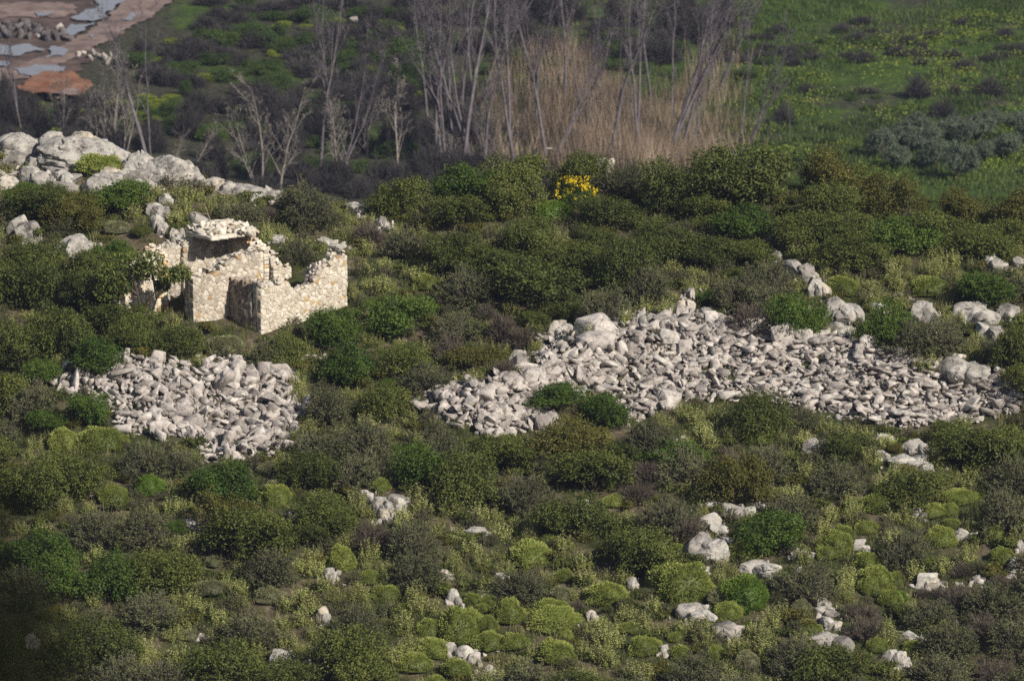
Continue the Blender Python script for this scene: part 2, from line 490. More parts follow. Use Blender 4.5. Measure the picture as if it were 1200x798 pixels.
# ------------------------------------------------------------------ ground sheet
def grow_axis(a, b, step0, n, k=1.16):
    out = [a]; s = step0
    for _ in range(n):
        s *= k; out.append(out[-1] + (s if b > a else -s))
    return out
xs = np.arange(-30, 30.01, 0.3)
left = np.array(grow_axis(-30, -999, 0.5, 36, 1.15)[1:])[::-1]; right = np.array(grow_axis(30, 999, 0.5, 36, 1.15)[1:])
xs = np.concatenate([left, xs, right])
ys = np.concatenate([np.array(grow_axis(0, -99, 2, 14, 1.25)[1:])[::-1], np.arange(0, 166, 3.0), np.arange(166, 236, 0.3), np.arange(236, 440, 1.5), np.array(grow_axis(440, 999, 1.5, 36, 1.13)[0:])])
XX, YY = np.meshgrid(xs, ys)
ZZ = H(XX, YY)
V = np.stack([XX, YY, ZZ], -1).reshape(-1, 3)
ny, nx = XX.shape
ii = (np.arange(ny - 1)[:, None] * nx + np.arange(nx - 1)[None, :]).ravel()
Q = np.stack([ii, ii + 1, ii + nx + 1, ii + nx], 1)
mi = (V[Q[:, 0], 1] > 262).astype(int)
g = link('ground', mesh_from('ground', V, Q, mq=mi, mats=[M['soil'], M['field']], smooth=True))
tag(g, kind='structure')

# ------------------------------------------------------------------ registry for labels
REG = []     # (obj, description, category, group, px, py, size, zoneset)
def reg(o, desc, cat, group, size, zones='hill', P=None):
    P = tuple(o.location) if P is None else P
    x, y = proj(np.array([P[0], P[1], P[2]]))
    REG.append((o, desc, cat, group, float(x), float(y), float(size), zones))

# ------------------------------------------------------------------ stones
def hull_stone(seed, flat=0.7, n=14, wedge=False):
    rng = np.random.default_rng(seed)
    P = rnd_dirs(n, rng) * rng.uniform(0.82, 1.0, (n, 1))
    P = np.sign(P) * np.abs(P) ** 0.75
    P = P / np.abs(P).max(0)
    P[:, 1] *= rng.uniform(0.6, 0.95); P[:, 2] *= flat
    if wedge: P[:, 2] *= np.interp(P[:, 0], [-1, 1], [0.45, 1.15])
    bm = bmesh.new()
    for p in P: bm.verts.new(p)
    r = bmesh.ops.convex_hull(bm, input=bm.verts[:])
    junk = [e for e in r['geom_interior'] + r['geom_unused'] if isinstance(e, bmesh.types.BMVert)]
    if junk: bmesh.ops.delete(bm, geom=list(set(junk)), context='VERTS')
    bmesh.ops.dissolve_limit(bm, angle_limit=0.22, verts=bm.verts[:], edges=bm.edges[:])
    bmesh.ops.bevel(bm, geom=bm.edges[:], offset=0.028, segments=1, affect='EDGES', profile=0.5, clamp_overlap=True)
    bmesh.ops.triangulate(bm, faces=bm.faces[:])
    bm.verts.ensure_lookup_table()
    V = np.array([v.co[:] for v in bm.verts]); T = np.array([[v.index for v in f.verts] for f in bm.faces])
    bm.free()
    V = V + 0.03 * np.stack([vnoise(V[:, 0] * 3, V[:, 1] * 3, V[:, 2] * 3, seed + k) for k in range(3)], -1)
    return V, T

STONES = [hull_stone(100 + i, [0.42, 0.6, 0.78][i % 3], 11 + i % 7, wedge=(i % 3 == 1)) for i in range(18)]
SHAPE = ['flat slab', 'wedge-shaped stone', 'blocky stone']

def ico(sub):
    bm = bmesh.new(); bmesh.ops.create_icosphere(bm, subdivisions=sub, radius=1.0)
    V = np.array([v.co[:] for v in bm.verts]); T = np.array([[v.index for v in f.verts] for f in bm.faces]); bm.free()
    return V, T
ICO4 = ico(4); ICO5 = ico(5)

def boulder(seed, big=False, dome=False):
    rng = np.random.default_rng(seed)
    V, T = (ICO5 if big else ICO4); V = V.copy()
    for _ in range(6 if dome else (13 if big else 11)):
        n = rnd_dirs(1, rng)[0]; n[2] = abs(n[2]) * 0.9 + 0.05 if rng.random() < 0.8 else n[2]; n = n / np.linalg.norm(n)
        d = rng.uniform(0.72, 0.92) if dome else rng.uniform(0.52, 0.86)
        over = np.clip(V @ n - d, 0, None)
        V -= over[:, None] * n * 0.93
    top = np.array([rng.normal(0, .22), rng.normal(-.1, .2), 1.0]); top /= np.linalg.norm(top)
    V -= np.clip(V @ top - rng.uniform(.55, .72), 0, None)[:, None] * top * (0.35 if dome else 0.9)
    # bedding steps and cracks
    tilt = rng.uniform(-0.4, 0.4, 2)
    lay = (V[:, 2] + V[:, 0] * tilt[0] + V[:, 1] * tilt[1]) * 3.2 + 0.5 * fbm(V[:, 0] * 2, V[:, 1] * 2, V[:, 2] * 2, seed, 2)
    st = np.abs((lay % 1.0) - 0.5) * 2
    V *= (1 - 0.055 * np.clip(1 - st * 4.0, 0, 1))[:, None]
    cr = np.abs(fbm(V[:, 0] * 1.6, V[:, 1] * 1.6, V[:, 2] * 1.6, seed + 7, 2))
    V *= (1 - 0.10 * np.clip(1 - cr * 18, 0, 1))[:, None]
    V *= (1 + (0.16 if dome else 0.09) * fbm(V[:, 0] * 1.7, V[:, 1] * 1.7, V[:, 2] * 1.7, seed + 3, 3) + 0.07 * fbm(V[:, 0] * 6, V[:, 1] * 6, V[:, 2] * 6, seed + 5, 3))[:, None]
    V = V / np.abs(V).max(0)
    return V, T

def set_rough_smooth(me):
    me.polygons.foreach_set('use_smooth', np.ones(len(me.polygons), bool))
    try: me.set_sharp_from_angle(angle=R(38))
    except Exception: pass

MASKW, MASKH = 600, 420
PROT = np.zeros((MASKH, MASKW), bool)        # half-resolution picture areas that shrubs must leave open
def mark_ellipse(m, x0, y0, x1, y1, s=1.0):
    cx, cy = (x0 + x1) / 4, (y0 + y1) / 4; rx, ry = max(0.8, (x1 - x0) / 4 * s), max(0.8, (y1 - y0) / 4 * s)
    yy, xx = np.mgrid[0:MASKH, 0:MASKW]
    m |= ((xx - cx) / rx) ** 2 + ((yy - cy) / ry) ** 2 < 1
def in_poly(px, py, poly):
    px = np.asarray(px, float); py = np.asarray(py, float); r = np.zeros(px.shape, bool)
    n = len(poly)
    for i in range(n):
        x1, y1 = poly[i]; x2, y2 = poly[(i + 1) % n]
        c = ((y1 > py) != (y2 > py)) & (px < (x2 - x1) * (py - y1) / (y2 - y1 + 1e-9) + x1)
        r ^= c
    return r
def mark_poly(m, poly):
    yy, xx = np.mgrid[0:MASKH, 0:MASKW]
    m |= in_poly(xx * 2.0, yy * 2.0, poly)

# outcropping limestone: picture box x0,y0,x1,y1 of each rock, then where it stands
ROCKS = [
 (1098,413,1160,441),(40,158,150,200),(140,178,200,216),(-30,160,60,196),
 (-20,170,20,200),(100,158,140,196),(145,196,185,224),(215,196,240,216),(240,204,276,226),(30,182,60,200),(-10,198,30,220),(186,224,205,240),(300,218,334,232),(210,188,236,208),(118,194,160,214),(84,176,112,194),
 (47,151,94,180),(85,151,130,190),(-14,154,52,188),(-6,181,15,200),(27,191,67,219),(62,197,97,216),(57,209,97,226),(94,200,150,226),(126,180,149,204),
 (138,184,163,206),(158,181,228,222),(224,202,253,224),(272,212,332,234),(250,210,280,226),(7,249,48,286),(70,271,116,298),(171,234,201,253),(176,250,199,275),
 (197,266,217,281),(222,247,256,270),(404,235,436,254),(441,252,458,266),(447,260,463,272),(697,182,724,197),(309,272,336,284),(374,279,410,291),
 (598,404,625,434),(642,371,673,394),(690,360,703,368),(818,358,842,372),(792,349,816,366),(800,335,818,348),(880,324,896,331),
 (901,269,919,288),(900,290,918,306),(915,300,960,330),(943,322,977,351),(964,347,1018,380),(967,373,1006,396),(1068,347,1103,380),(1118,350,1174,374),
 (1166,352,1203,374),(1150,296,1184,318),(1187,298,1206,316),(1049,343,1067,355),(1142,374,1181,400),(1020,352,1046,366),
 (943,510,971,530),(1026,505,1048,518),(1060,514,1091,534),(1046,528,1091,549),(1024,524,1044,538),
 (214,604,247,624),(158,711,182,722),(142,754,174,764),(232,740,248,749),(370,706,389,734),(27,739,51,759),(376,661,396,679),(336,597,344,609),(288,744,304,756),(318,756,346,778),
 (420,572,440,588),(437,576,462,600),(455,574,482,596),(440,592,464,612),(548,612,579,630),(682,581,696,599),(782,604,802,618),(581,669,597,681),(516,664,534,679),(559,690,576,698),
 (526,686,543,712),(736,672,751,692),(686,709,703,732),(772,752,789,769),(522,749,541,771),(536,752,565,775),(566,776,584,794),(668,791,692,803),
 (864,569,884,587),(826,584,850,597),(846,586,885,604),(877,584,899,597),(823,599,855,625),(805,619,855,656),(842,626,865,639),(872,652,917,672),(801,659,834,680),
 (798,702,842,723),(836,724,873,744),(1069,591,1089,610),(999,629,1019,645),(931,642,954,654),(1121,617,1147,634),(1074,666,1110,690),(1141,671,1156,685),(1182,651,1199,670),
 (1191,630,1206,648),(955,697,975,712),(958,707,984,722),(962,718,987,736),(953,736,999,759),(1059,736,1083,752),(1036,753,1062,784),(1051,765,1073,784),(795,508,808,520),(786,515,800,525),(1120,680,1130,688),
 (742,361,767,384),(767,364,789,379),
]
ROCK_PROTO = []
def place_box(x0, y0, x1, y1, sink=0.2):
    cx, cy = (x0 + x1) / 2, (y0 + y1) / 2
    g = hit1(cx, y1 - sink * (y1 - y0))
    t = g[1]
    if t > 235: t = float(crest((cx - 600) / FPX * 220)) + 1.0      # stands on the crest itself
    c = ray(cx, cy) * t
    w = (x1 - x0) / 2 / FPX * t * 1.02
    hs = (y1 - y0) / 2 / FPX * t * 1.02
    return c, w, hs
for i, (x0, y0, x1, y1) in enumerate(ROCKS):
    c, w, hs = place_box(x0, y0, x1, y1)
    ridge = y1 < 232 and x0 < 340
    if y0 > 500: w *= 1.12; hs *= 0.88
    ay = min(w * random.uniform(0.75, 0.95), hs * 2.6)
    az = math.sqrt(max(hs ** 2 - (ay * 0.21) ** 2, (hs * 0.55) ** 2)) * 1.10
    G = Geo()
    if (ridge and (x1 - x0) > 52) or w < 0.16:
        V, T = boulder(500 + i * 3, (x1 - x0) > 36, ridge)
        V = V * np.array([w * 1.08, ay * 1.08, az * 1.05 * 1.4]); V[:, 2] -= az * 0.45
        G.add(V, tris=T, tone=random.random())
    else:      # a broken ledge: low tilted slabs of one bedrock mass, lapping over each other
        k = 2 if w < 0.35 else (3 if w < 0.6 else 5)
        for q in range(k):
            f = ((q + 0.5) / k * 2 - 1) if k > 1 else 0
            V, T = boulder(500 + i * 31 + q, False, False)
            bw = w * random.uniform(0.48, 0.68) if q else w * .85
            bh = az * (1.0 if q == 0 else random.uniform(0.45, 0.9))
            V = V * np.array([bw, ay * random.uniform(.55, .9), bh])
            tx = random.gauss(0, .16); V[:, 2] += V[:, 0] * tx
            V[:, 2] = np.where(V[:, 2] < -0.1 * bh, V[:, 2] * 1.9, V[:, 2])
            an = random.gauss(0, .35); V = np.stack([V[:, 0] * math.cos(an) - V[:, 1] * math.sin(an), V[:, 0] * math.sin(an) + V[:, 1] * math.cos(an), V[:, 2]], -1)
            V = V + np.array([f * w * 0.5, (ay * random.uniform(-.7, .1)) if q else 0, -(az - bh) * random.uniform(.5, 1.0)])
            G.add(V, tris=T, tone=random.uniform(.1, .95))
    me = G.mesh('limestone', [M['lime']]); set_rough_smooth(me)
    o = link('limestone_boulder', me)
    o.location = c
    o.rotation_euler = (R(random.uniform(-4, 4)), R(random.uniform(-6, 6)), 0)
    shp = 'long low' if (x1 - x0) > 2.2 * (y1 - y0) else ('upright' if (y1 - y0) > 0.95 * (x1 - x0) else 'cracked')
    reg(o, shp + ' pale limestone boulder', 'boulder', 'limestone boulders outcropping on the hillside', w)
    mark_ellipse(PROT, x0, y0 - 1, x1, y1 - 0.25 * (y1 - y0), 0.78)

# ------------------------------------------------------------------ the two rubble heaps
HEAP_A = [(64,434),(78,430),(95,428),(130,424),(165,418),(205,424),(245,424),(262,420),(300,424),(335,432),(345,446),(350,462),(362,482),(372,486),(352,496),(330,512),(338,520),(318,532),(290,530),(262,545),(240,540),(236,522),(215,515),(190,512),(160,506),(130,492),(124,474),(92,468),(62,456)]
HEAP_B = [(480,472),(500,456),(560,444),(590,446),(620,430),(632,402),(660,392),(705,384),(742,372),(775,366),(812,370),(866,374),(900,380),(950,390),(990,396),(1030,408),(1065,420),(1085,428),(1150,430),(1180,446),(1215,456),(1215,482),(1180,486),(1130,492),(1085,498),(1050,505),(1010,495),(960,486),(930,480),(880,468),(850,470),(830,466),(800,470),(742,494),(716,470),(690,462),(650,462),(630,472),(650,496),(630,505),(600,508),(575,512),(550,500),(520,492)]
_extra = [(352,416,385,432)]
_yy, _xx = np.mgrid[0:MASKH, 0:MASKW]
for _p in (HEAP_A, HEAP_B):
    _jx = _xx * 2.0 + 12 * vnoise(_xx / 9.0, _yy / 6.0, seed=81) ; _jy = _yy * 2.0 + 9 * vnoise(_xx / 9.0, _yy / 6.0, seed=82)
    _m = in_poly(_jx, _jy, _p)
    for _ in range(2): _m = _m & np.roll(_m, 1, 0) & np.roll(_m, -1, 0) & np.roll(_m, 1, 1) & np.roll(_m, -1, 1)
    PROT |= _m

stones = []     # (P, scale xyz, euler, proto, tone, size, heap)
def scatter_heap(poly, n, heap, smin, smax, lift):
    xsP = [p[0] for p in poly]; ysP = [p[1] for p in poly]
    px = RNG.uniform(min(xsP), max(xsP), n * 4); py = RNG.uniform(min(ysP), max(ysP), n * 4)
    jx = px + 9 * vnoise(px / 13, py / 9, seed=31) + RNG.normal(0, 4, len(px)); jy = py + 7 * vnoise(px / 13, py / 9, seed=32) + RNG.normal(0, 2.5, len(px))
    k = in_poly(jx, jy, poly); px = px[k][:n]; py = py[k][:n]
    G = hit(px, py)
    for j in range(len(px)):
        u = RNG.random()
        s = smin * 0.8 + (smax * 1.12 - smin * 0.8) * u ** 2.2
        if heap == 'B' and px[j] < 640: s *= 1.15
        if RNG.random() < 0.045: s *= 1.6
        P = G[j].copy(); P[2] += RNG.uniform(-0.5, 0.6) * s + lift * RNG.random()
        # dry-stone face towards the right: flatter lying stones
        tilt = 28 if not (heap == 'B' and px[j] > 850 and py[j] > 395) else 13
        e = (R(RNG.normal(8, tilt)), R(RNG.normal(0, tilt)), RNG.uniform(0, 2 * math.pi))
        pr = int(RNG.integers(0, 18)) if tilt > 20 or RNG.random() < 0.4 else int(RNG.integers(0, 6)) * 3
        sc3 = (s * RNG.uniform(0.95, 1.5), s * RNG.uniform(0.7, 1.1), s * RNG.uniform(0.65, 1.0))
        stones.append((P, sc3, e, pr, RNG.random(), s, heap, px[j], py[j]))
scatter_heap(HEAP_A, 1450, 'A', 0.10, 0.30, 0.12)
scatter_heap(HEAP_B, 3700, 'B', 0.09, 0.28, 0.14)
# larger blocks lying on the heaps, by picture box
BLOCKS = [(672,370,738,398),(675,389,721,412),(657,405,679,423),(630,418,658,438),(624,484,661,510),(561,450,583,468),(510,460,532,474),(525,465,542,478),(590,442,613,461),(612,432,640,456),(560,478,590,498),(590,500,606,512),
 (1046,406,1066,422),(1006,394,1027,413),(867,371,901,393),(899,379,936,408),(925,384,953,406),(947,390,986,410),(792,398,812,416),(720,400,742,420),
 (85,424,105,434),(250,420,270,440),(270,418,288,446),(300,424,322,440),(318,426,343,444),(285,432,305,448),(142,414,156,434),(262,520,275,545),(330,516,344,528),(288,508,312,522),
 (842,458,872,470),(930,452,960,470),(1012,400,1030,410),(1040,476,1075,494),(985,470,1000,486),(770,388,800,404),(832,420,850,434),(800,430,822,442),(752,440,780,454),(700,448,730,462)]
for (x0, y0, x1, y1) in BLOCKS:
    c, w, hs = place_box(x0, y0, x1, y1)
    ay = w * 0.8; az = math.sqrt(max(hs ** 2 - (ay * 0.21) ** 2, (hs * 0.6) ** 2)) * 1.15
    px, py = (x0 + x1) / 2, (y0 + y1) / 2
    heap = 'A' if px < 420 else 'B'
    stones.append((c, (w * 1.08, ay, az * 1.4), (R(RNG.normal(0, 6)), R(RNG.normal(0, 8)), R(RNG.normal(0, 15))), int(RNG.choice([1, 2, 4, 5, 8, 11, 14, 17])), RNG.random(), 9.0 + w, heap, px, py))
for (x0, y0, x1, y1) in _extra:
    for _ in range(24):
        px, py = RNG.uniform(x0, x1), RNG.uniform(y0, y1); P = hit1(px, py); s = RNG.uniform(0.07, 0.2)
        stones.append((P, (s, s, s * .8), (R(RNG.normal(0, 20)), R(RNG.normal(0, 20)), RNG.uniform(0, 6)), int(RNG.integers(0, 18)), RNG.random(), s, 'X', px, py))
def stone_mat4(P, s, e):
    return Matrix.LocRotScale(Vector(P), Euler(e), Vector(s))
order = sorted(range(len(stones)), key=lambda j: -stones[j][5] * (1.0 + 0.25 * (stones[j][0][2] - H(stones[j][0][0], stones[j][0][1]))))
idv = [j for j in order if stones[j][6] != 'X'][:300]
ids = set(idv)
stone_me = []
for V, T in STONES:
    me = mesh_from('stone', V, tris=T, tone=np.full(len(V), 0.5), mats=[M['rubble']]); stone_me.append(me)
HZA = [(110,445,'at the smaller heap\'s upper west side'),(200,440,'along the top of the smaller heap'),(310,436,'at the smaller heap\'s upper east side'),(120,480,'at the west foot of the smaller heap'),(215,478,'in the middle of the smaller heap'),(325,480,'at the east end of the smaller heap'),(270,520,'at the lowest tip of the smaller heap'),(200,510,'on the lower edge of the smaller heap')]
HZB = [(520,476,'at the long heap\'s western tip'),(575,458,'on the long heap\'s low tongue'),(620,495,'before the long heap\'s tongue'),(650,440,'under the long heap\'s lone blocks'),(700,395,'on the long heap\'s topmost corner'),(700,445,'below the big blocks of the long heap'),(765,380,'on the long heap\'s highest crest'),(765,430,'on the long heap\'s wide slope'),(790,462,'at the long heap\'s wide slope\'s foot'),(840,395,'on the crest before the stacked face'),(850,440,'where the stacked face begins'),(910,395,'atop the stacked face\'s west half'),(920,450,'low in the stacked face\'s west half'),(985,405,'atop the stacked face\'s east half'),(990,450,'amid the stacked face'),(1000,485,'at the foot of the stacked face'),(1060,430,'west of the long heap\'s boulder'),(1060,480,'below the long heap\'s boulder'),(1130,425,'beside the long heap\'s boulder'),(1130,475,'at the long heap\'s eastern foot'),(1185,462,'on the long heap\'s eastern tail')]
for j in idv:
    P, s, e, pr, tn, sz, heap, px, py = stones[j]
    o = link('rubble_stone', stone_me[pr]); o.location = P; o.rotation_euler = e; o.scale = s
    fl = min(s[2] * [0.42, 0.6, 0.78][pr % 3], 1) / s[0]
    reg(o, 'pale grey ' + SHAPE[pr % 3], 'stone', 'loose stones of the rubble heaps', sz, 'heap' + heap)
    REG[-1] = REG[-1][:4] + (px, py) + REG[-1][6:]
G = Geo()
for j in range(len(stones)):
    if j in ids: continue
    P, s, e, pr, tn, sz, heap, px, py = stones[j]
    V, T = STONES[pr]
    m = np.array(stone_mat4(P, s, e))
    G.add(V @ m[:3, :3].T + m[:3, 3], tris=T, tone=tn)
# bedding layer: small chips over the whole of both heaps
for poly, n in ((HEAP_A, 1400), (HEAP_B, 2900)):
    xsP = [p[0] for p in poly]; ysP = [p[1] for p in poly]
    px = RNG.uniform(min(xsP) - 6, max(xsP) + 6, n * 3); py = RNG.uniform(min(ysP) - 4, max(ysP) + 5, n * 3)
    k = in_poly(px + RNG.normal(0, 4, len(px)), py + RNG.normal(0, 2.5, len(px)), poly); px = px[k][:n]; py = py[k][:n]
    P = hit(px, py)
    for j in range(len(px)):
        V, T = STONES[int(RNG.integers(0, 18))]
        s = RNG.uniform(0.04, 0.12)
        m = np.array(stone_mat4(P[j], (s, s, s), (RNG.uniform(0, 6), RNG.uniform(0, 6), RNG.uniform(0, 6))))
        G.add(V @ m[:3, :3].T + m[:3, 3], tris=T, tone=RNG.random())
for (x0, y0, x1, y1) in ROCKS:
    for _ in range(int(5 + (x1 - x0) * 0.22)):
        px = RNG.normal((x0 + x1) / 2, (x1 - x0) * 0.42); py = y1 - 0.1 * (y1 - y0) + RNG.normal(0, (y1 - y0) * 0.25)
        if px < -30 or px > 1230 or py < np.interp(px, _cpx, _cpy): continue
        P = hit1(px, py); V, T = STONES[int(RNG.integers(0, 18))]; s = RNG.uniform(0.05, 0.19)
        m = np.array(stone_mat4(P, (s * 1.2, s, s), (RNG.uniform(0, 6), RNG.uniform(0, 6), RNG.uniform(0, 6))))
        G.add(V @ m[:3, :3].T + m[:3, 3], tris=T, tone=RNG.uniform(.4, 1))
o = link('rubble', G.mesh('rubble', [M['rubble']]))
tag(o, 'smaller grey stones filling both rubble heaps on the hillside', 'rubble', kind='stuff')

# ------------------------------------------------------------------ the ruined stone house
P0 = hit1(305.7, 392)
AL = R(38)
U = np.array([math.cos(AL), math.sin(AL)]); Wv = np.array([-math.sin(AL), math.cos(AL)])
def uv(u, v): return P0[:2] + U * u + Wv * v

_bx, _bf = None, None
def stone_block(rng):
    """rough block in [-1,1]^3 with rounded, irregular faces"""
    g = np.array([-1, -0.72, 0.72, 1])
    pts = {}; V = []
    for i in range(4):
        for j in range(4):
            for k in range(4):
                if i in (0, 3) or j in (0, 3) or k in (0, 3):
                    p = np.array([g[i], g[j], g[k]])
                    e = sum(1 for a in (i, j, k) if a in (0, 3))
                    p = p * (1 - 0.055 * max(0, e - 1))
                    pts[(i, j, k)] = len(V); V.append(p)
    Q = []
    for ax in range(3):
        for side in (0, 3):
            for a in range(3):
                for b in range(3):
                    def ix(x, y):
                        t = [0, 0, 0]; t[ax] = side; t[(ax + 1) % 3] = x; t[(ax + 2) % 3] = y; return pts[tuple(t)]
                    q = [ix(a, b), ix(a + 1, b), ix(a + 1, b + 1), ix(a, b + 1)]
                    if side == 0: q = q[::-1]
                    Q.append(q)
    return np.array(V), np.array(Q)
SBV, SBQ = stone_block(None)

def wall(name, u0, v0, u1, v1, thick, prof, parent, seed, orange=0.06, base_drop=0.35, zoff=0.0, size=1.0, label=None, floor=None, raw=False):
    """random-coursed wall between two plan points; prof = [(fraction, height above ground)], ragged top"""
    rng = np.random.default_rng(seed)
    a = uv(u0, v0); b = uv(u1, v1)
    L = float(np.linalg.norm(b - a)); d = (b - a) / L; n = np.array([-d[1], d[0]])
    fr = [p[0] for p in prof]; hh = [p[1] for p in prof]
    def gz(s): p = a + d * s; return float(H(p[0], p[1]))
    G = Geo()
    zmin = min(gz(0), gz(L)) - base_drop
    zmax = max(gz(s) + np.interp(s / L, fr, hh) for s in np.linspace(0, L, 12))
    def clip(poly, m, nn):
        out = []
        for q in range(len(poly)):
            p1, p2 = poly[q], poly[(q + 1) % len(poly)]
            d1 = (p1 - m) @ nn; d2 = (p2 - m) @ nn
            if d1 <= 0: out.append(p1)
            if (d1 < 0) != (d2 < 0) and abs(d1 - d2) > 1e-9: out.append(p1 + (p2 - p1) * d1 / (d1 - d2))
        return out
    for side in (-1, 1):
        st = []
        dz = 0.145 * size; dx = 0.225 * size; r_ = 0; z = zmin
        while z < zmax + dz:
            k = 0.7 + 0.7 * rng.random()
            x = -dx * (r_ % 2) * 0.5 + rng.uniform(0, dx)
            while x < L + 0.05:
                st.append((x + rng.normal(0, dx * .16), z + rng.normal(0, dz * .24))); x += dx * k * rng.uniform(.6, 1.5)
            z += dz * rng.uniform(.75, 1.25); r_ += 1
        st = np.array(st)
        for ip, p in enumerate(st):
            if p[0] < -0.02 or p[0] > L + 0.02: continue
            top = gz(min(max(p[0], 0), L)) + np.interp(p[0] / L, fr, hh) + zoff
            if p[1] > top - 0.03: continue
            poly = [np.array([max(0, p[0] - .5), p[1] - .4]), np.array([min(L, p[0] + .5), p[1] - .4]), np.array([min(L, p[0] + .5), p[1] + .4]), np.array([max(0, p[0] - .5), p[1] + .4])]
            dd = st - p; d2 = (dd ** 2).sum(1)
            for jn in np.argsort(d2)[1:18]:
                nn = dd[jn]
                poly = clip(poly, p + nn / 2, nn)
                if len(poly) < 3: break
            if len(poly) < 3: continue
            poly = np.array(poly)
            # round the corners and open the joints
            pts = []
            for q in range(len(poly)):
                a_, b_ = poly[q], poly[(q + 1) % len(poly)]
                for f in (.14, .5, .86): pts.append(a_ + (b_ - a_) * f)
            pts = np.array(pts); cc = pts.mean(0); v = pts - cc; ln = np.linalg.norm(v, axis=1, keepdims=True)
            pts = cc + v * (1 - rng.uniform(.004, .014) / np.maximum(ln, .03)) + rng.normal(0, .004, pts.shape)
            m = len(pts); pr0 = rng.uniform(-.004, .009) + (rng.uniform(-.03, .03) if raw else 0)
            rings = [(1.0, 0.03), (1.0, thick / 2 - 0.028), (0.93, thick / 2 + pr0 * .6), (0.74, thick / 2 + pr0 + rng.uniform(0, .006)), (0.34, thick / 2 + pr0 + rng.uniform(-.004, .009))]
            VV = []
            for f, dep in rings:
                q2 = cc + (pts - cc) * f
                dj = dep + (rng.normal(0, .006, m) if f < 1 else 0)
                VV.append(np.stack([a[0] + d[0] * q2[:, 0] + n[0] * side * dj, a[1] + d[1] * q2[:, 0] + n[1] * side * dj, q2[:, 1]], -1))
            VV = np.concatenate(VV); QQ = []
            for rr in range(len(rings) - 1):
                for q in range(m):
                    k2 = (q + 1) % m; f_ = [rr * m + q, rr * m + k2, (rr + 1) * m + k2, (rr + 1) * m + q]
                    QQ.append(f_ if side < 0 else f_[::-1])
            lastc = VV[-m:].mean(0); VV = np.vstack([VV, lastc]); TT = []
            for q in range(m):
                t_ = [(len(rings) - 1) * m + q, (len(rings) - 1) * m + (q + 1) % m, len(VV) - 1]
                TT.append(t_ if side < 0 else t_[::-1])
            G.add(VV, QQ, TT, tone=rng.uniform(.15, .95), mat=2 if rng.random() < orange else 0)
    # core of earth and small stones, just inside the faces
    N = max(6, int(L / 0.12)); ss = np.linspace(0.04, L - 0.04, N)
    V = []; zt = [gz(s) + np.interp(s / L, fr, hh) + zoff - 0.10 for s in ss]
    for s, t in zip(ss, zt):
        p = a + d * s; zb = zmin
        for sd in (-1, 1):
            q = p + n * sd * (thick / 2 - 0.009)
            V.append((q[0], q[1], zb)); V.append((q[0], q[1], max(zb + 0.05, t)))
    Q = []
    for i in range(N - 1):
        k = i * 4; l = k + 4
        Q += [(k, l, l + 1, k + 1), (k + 2, k + 3, l + 3, l + 2), (k + 1, l + 1, l + 3, k + 3)]
    Q += [(0, 1, 3, 2), (4 * N - 4, 4 * N - 2, 4 * N - 1, 4 * N - 3)]
    G.add(np.array(V), Q, tone=0.5, mat=1)
    # loose rubble left on the broken top
    for _ in range(int(L * 16)):
        s = rng.uniform(0, L); p = a + d * s + n * rng.uniform(-thick / 2.3, thick / 2.3)
        zt = gz(s) + np.interp(s / L, fr, hh) + zoff + rng.uniform(-0.06, 0.04)
        VV, TT = STONES[int(rng.integers(0, 18))]; q = rng.uniform(0.05, 0.14)
        m = np.array(stone_mat4((p[0], p[1], zt), (q * 1.2, q, q), (rng.normal(0, .3), rng.normal(0, .3), rng.uniform(0, 6))))
        G.add(VV @ m[:3, :3].T + m[:3, 3], tris=TT, tone=rng.uniform(0.3, 1.0))
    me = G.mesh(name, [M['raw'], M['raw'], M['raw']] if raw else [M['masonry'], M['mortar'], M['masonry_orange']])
    o = link(name, me)
    o.parent = parent
    o.matrix_parent_inverse = parent.matrix_world.inverted()
    if label: o['label'] = label
    return o
M['masonry_orange'] = rock_mat('ochre_wall_stone', (0.54, 0.41, 0.24), (0.42, 0.29, 0.15), (0.26, 0.18, 0.10), lich=0.0, scale=5.0)

ruin = empty('stone_ruin', tuple(P0))
bpy.context.view_layer.update()
tag(ruin, 'roofless cream stone house ruin with broken walls and a dark chamber', 'ruin')
# B: the near wall facing right
wall('front_wall', 0.0, 0.25, 3.95, 0.25, 0.5,
     [(0, 1.78), (0.14, 1.68), (0.20, 1.62), (0.30, 1.70), (0.345, 1.66), (0.365, 1.22), (0.60, 1.20), (0.625, 1.60), (0.68, 1.78), (0.83, 1.74), (0.85, 1.96), (1, 1.94)], ruin, 11)
# the shaded return at its left end
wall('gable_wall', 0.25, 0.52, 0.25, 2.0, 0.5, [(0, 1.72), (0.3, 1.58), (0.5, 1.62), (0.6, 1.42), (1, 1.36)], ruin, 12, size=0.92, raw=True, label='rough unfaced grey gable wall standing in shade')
wall('side_wall', 3.55, 0.5, 3.55, 1.9, 0.45, [(0, 1.6), (0.3, 1.5), (0.55, 1.2), (0.8, 1.0), (1, 0.7)], ruin, 13)
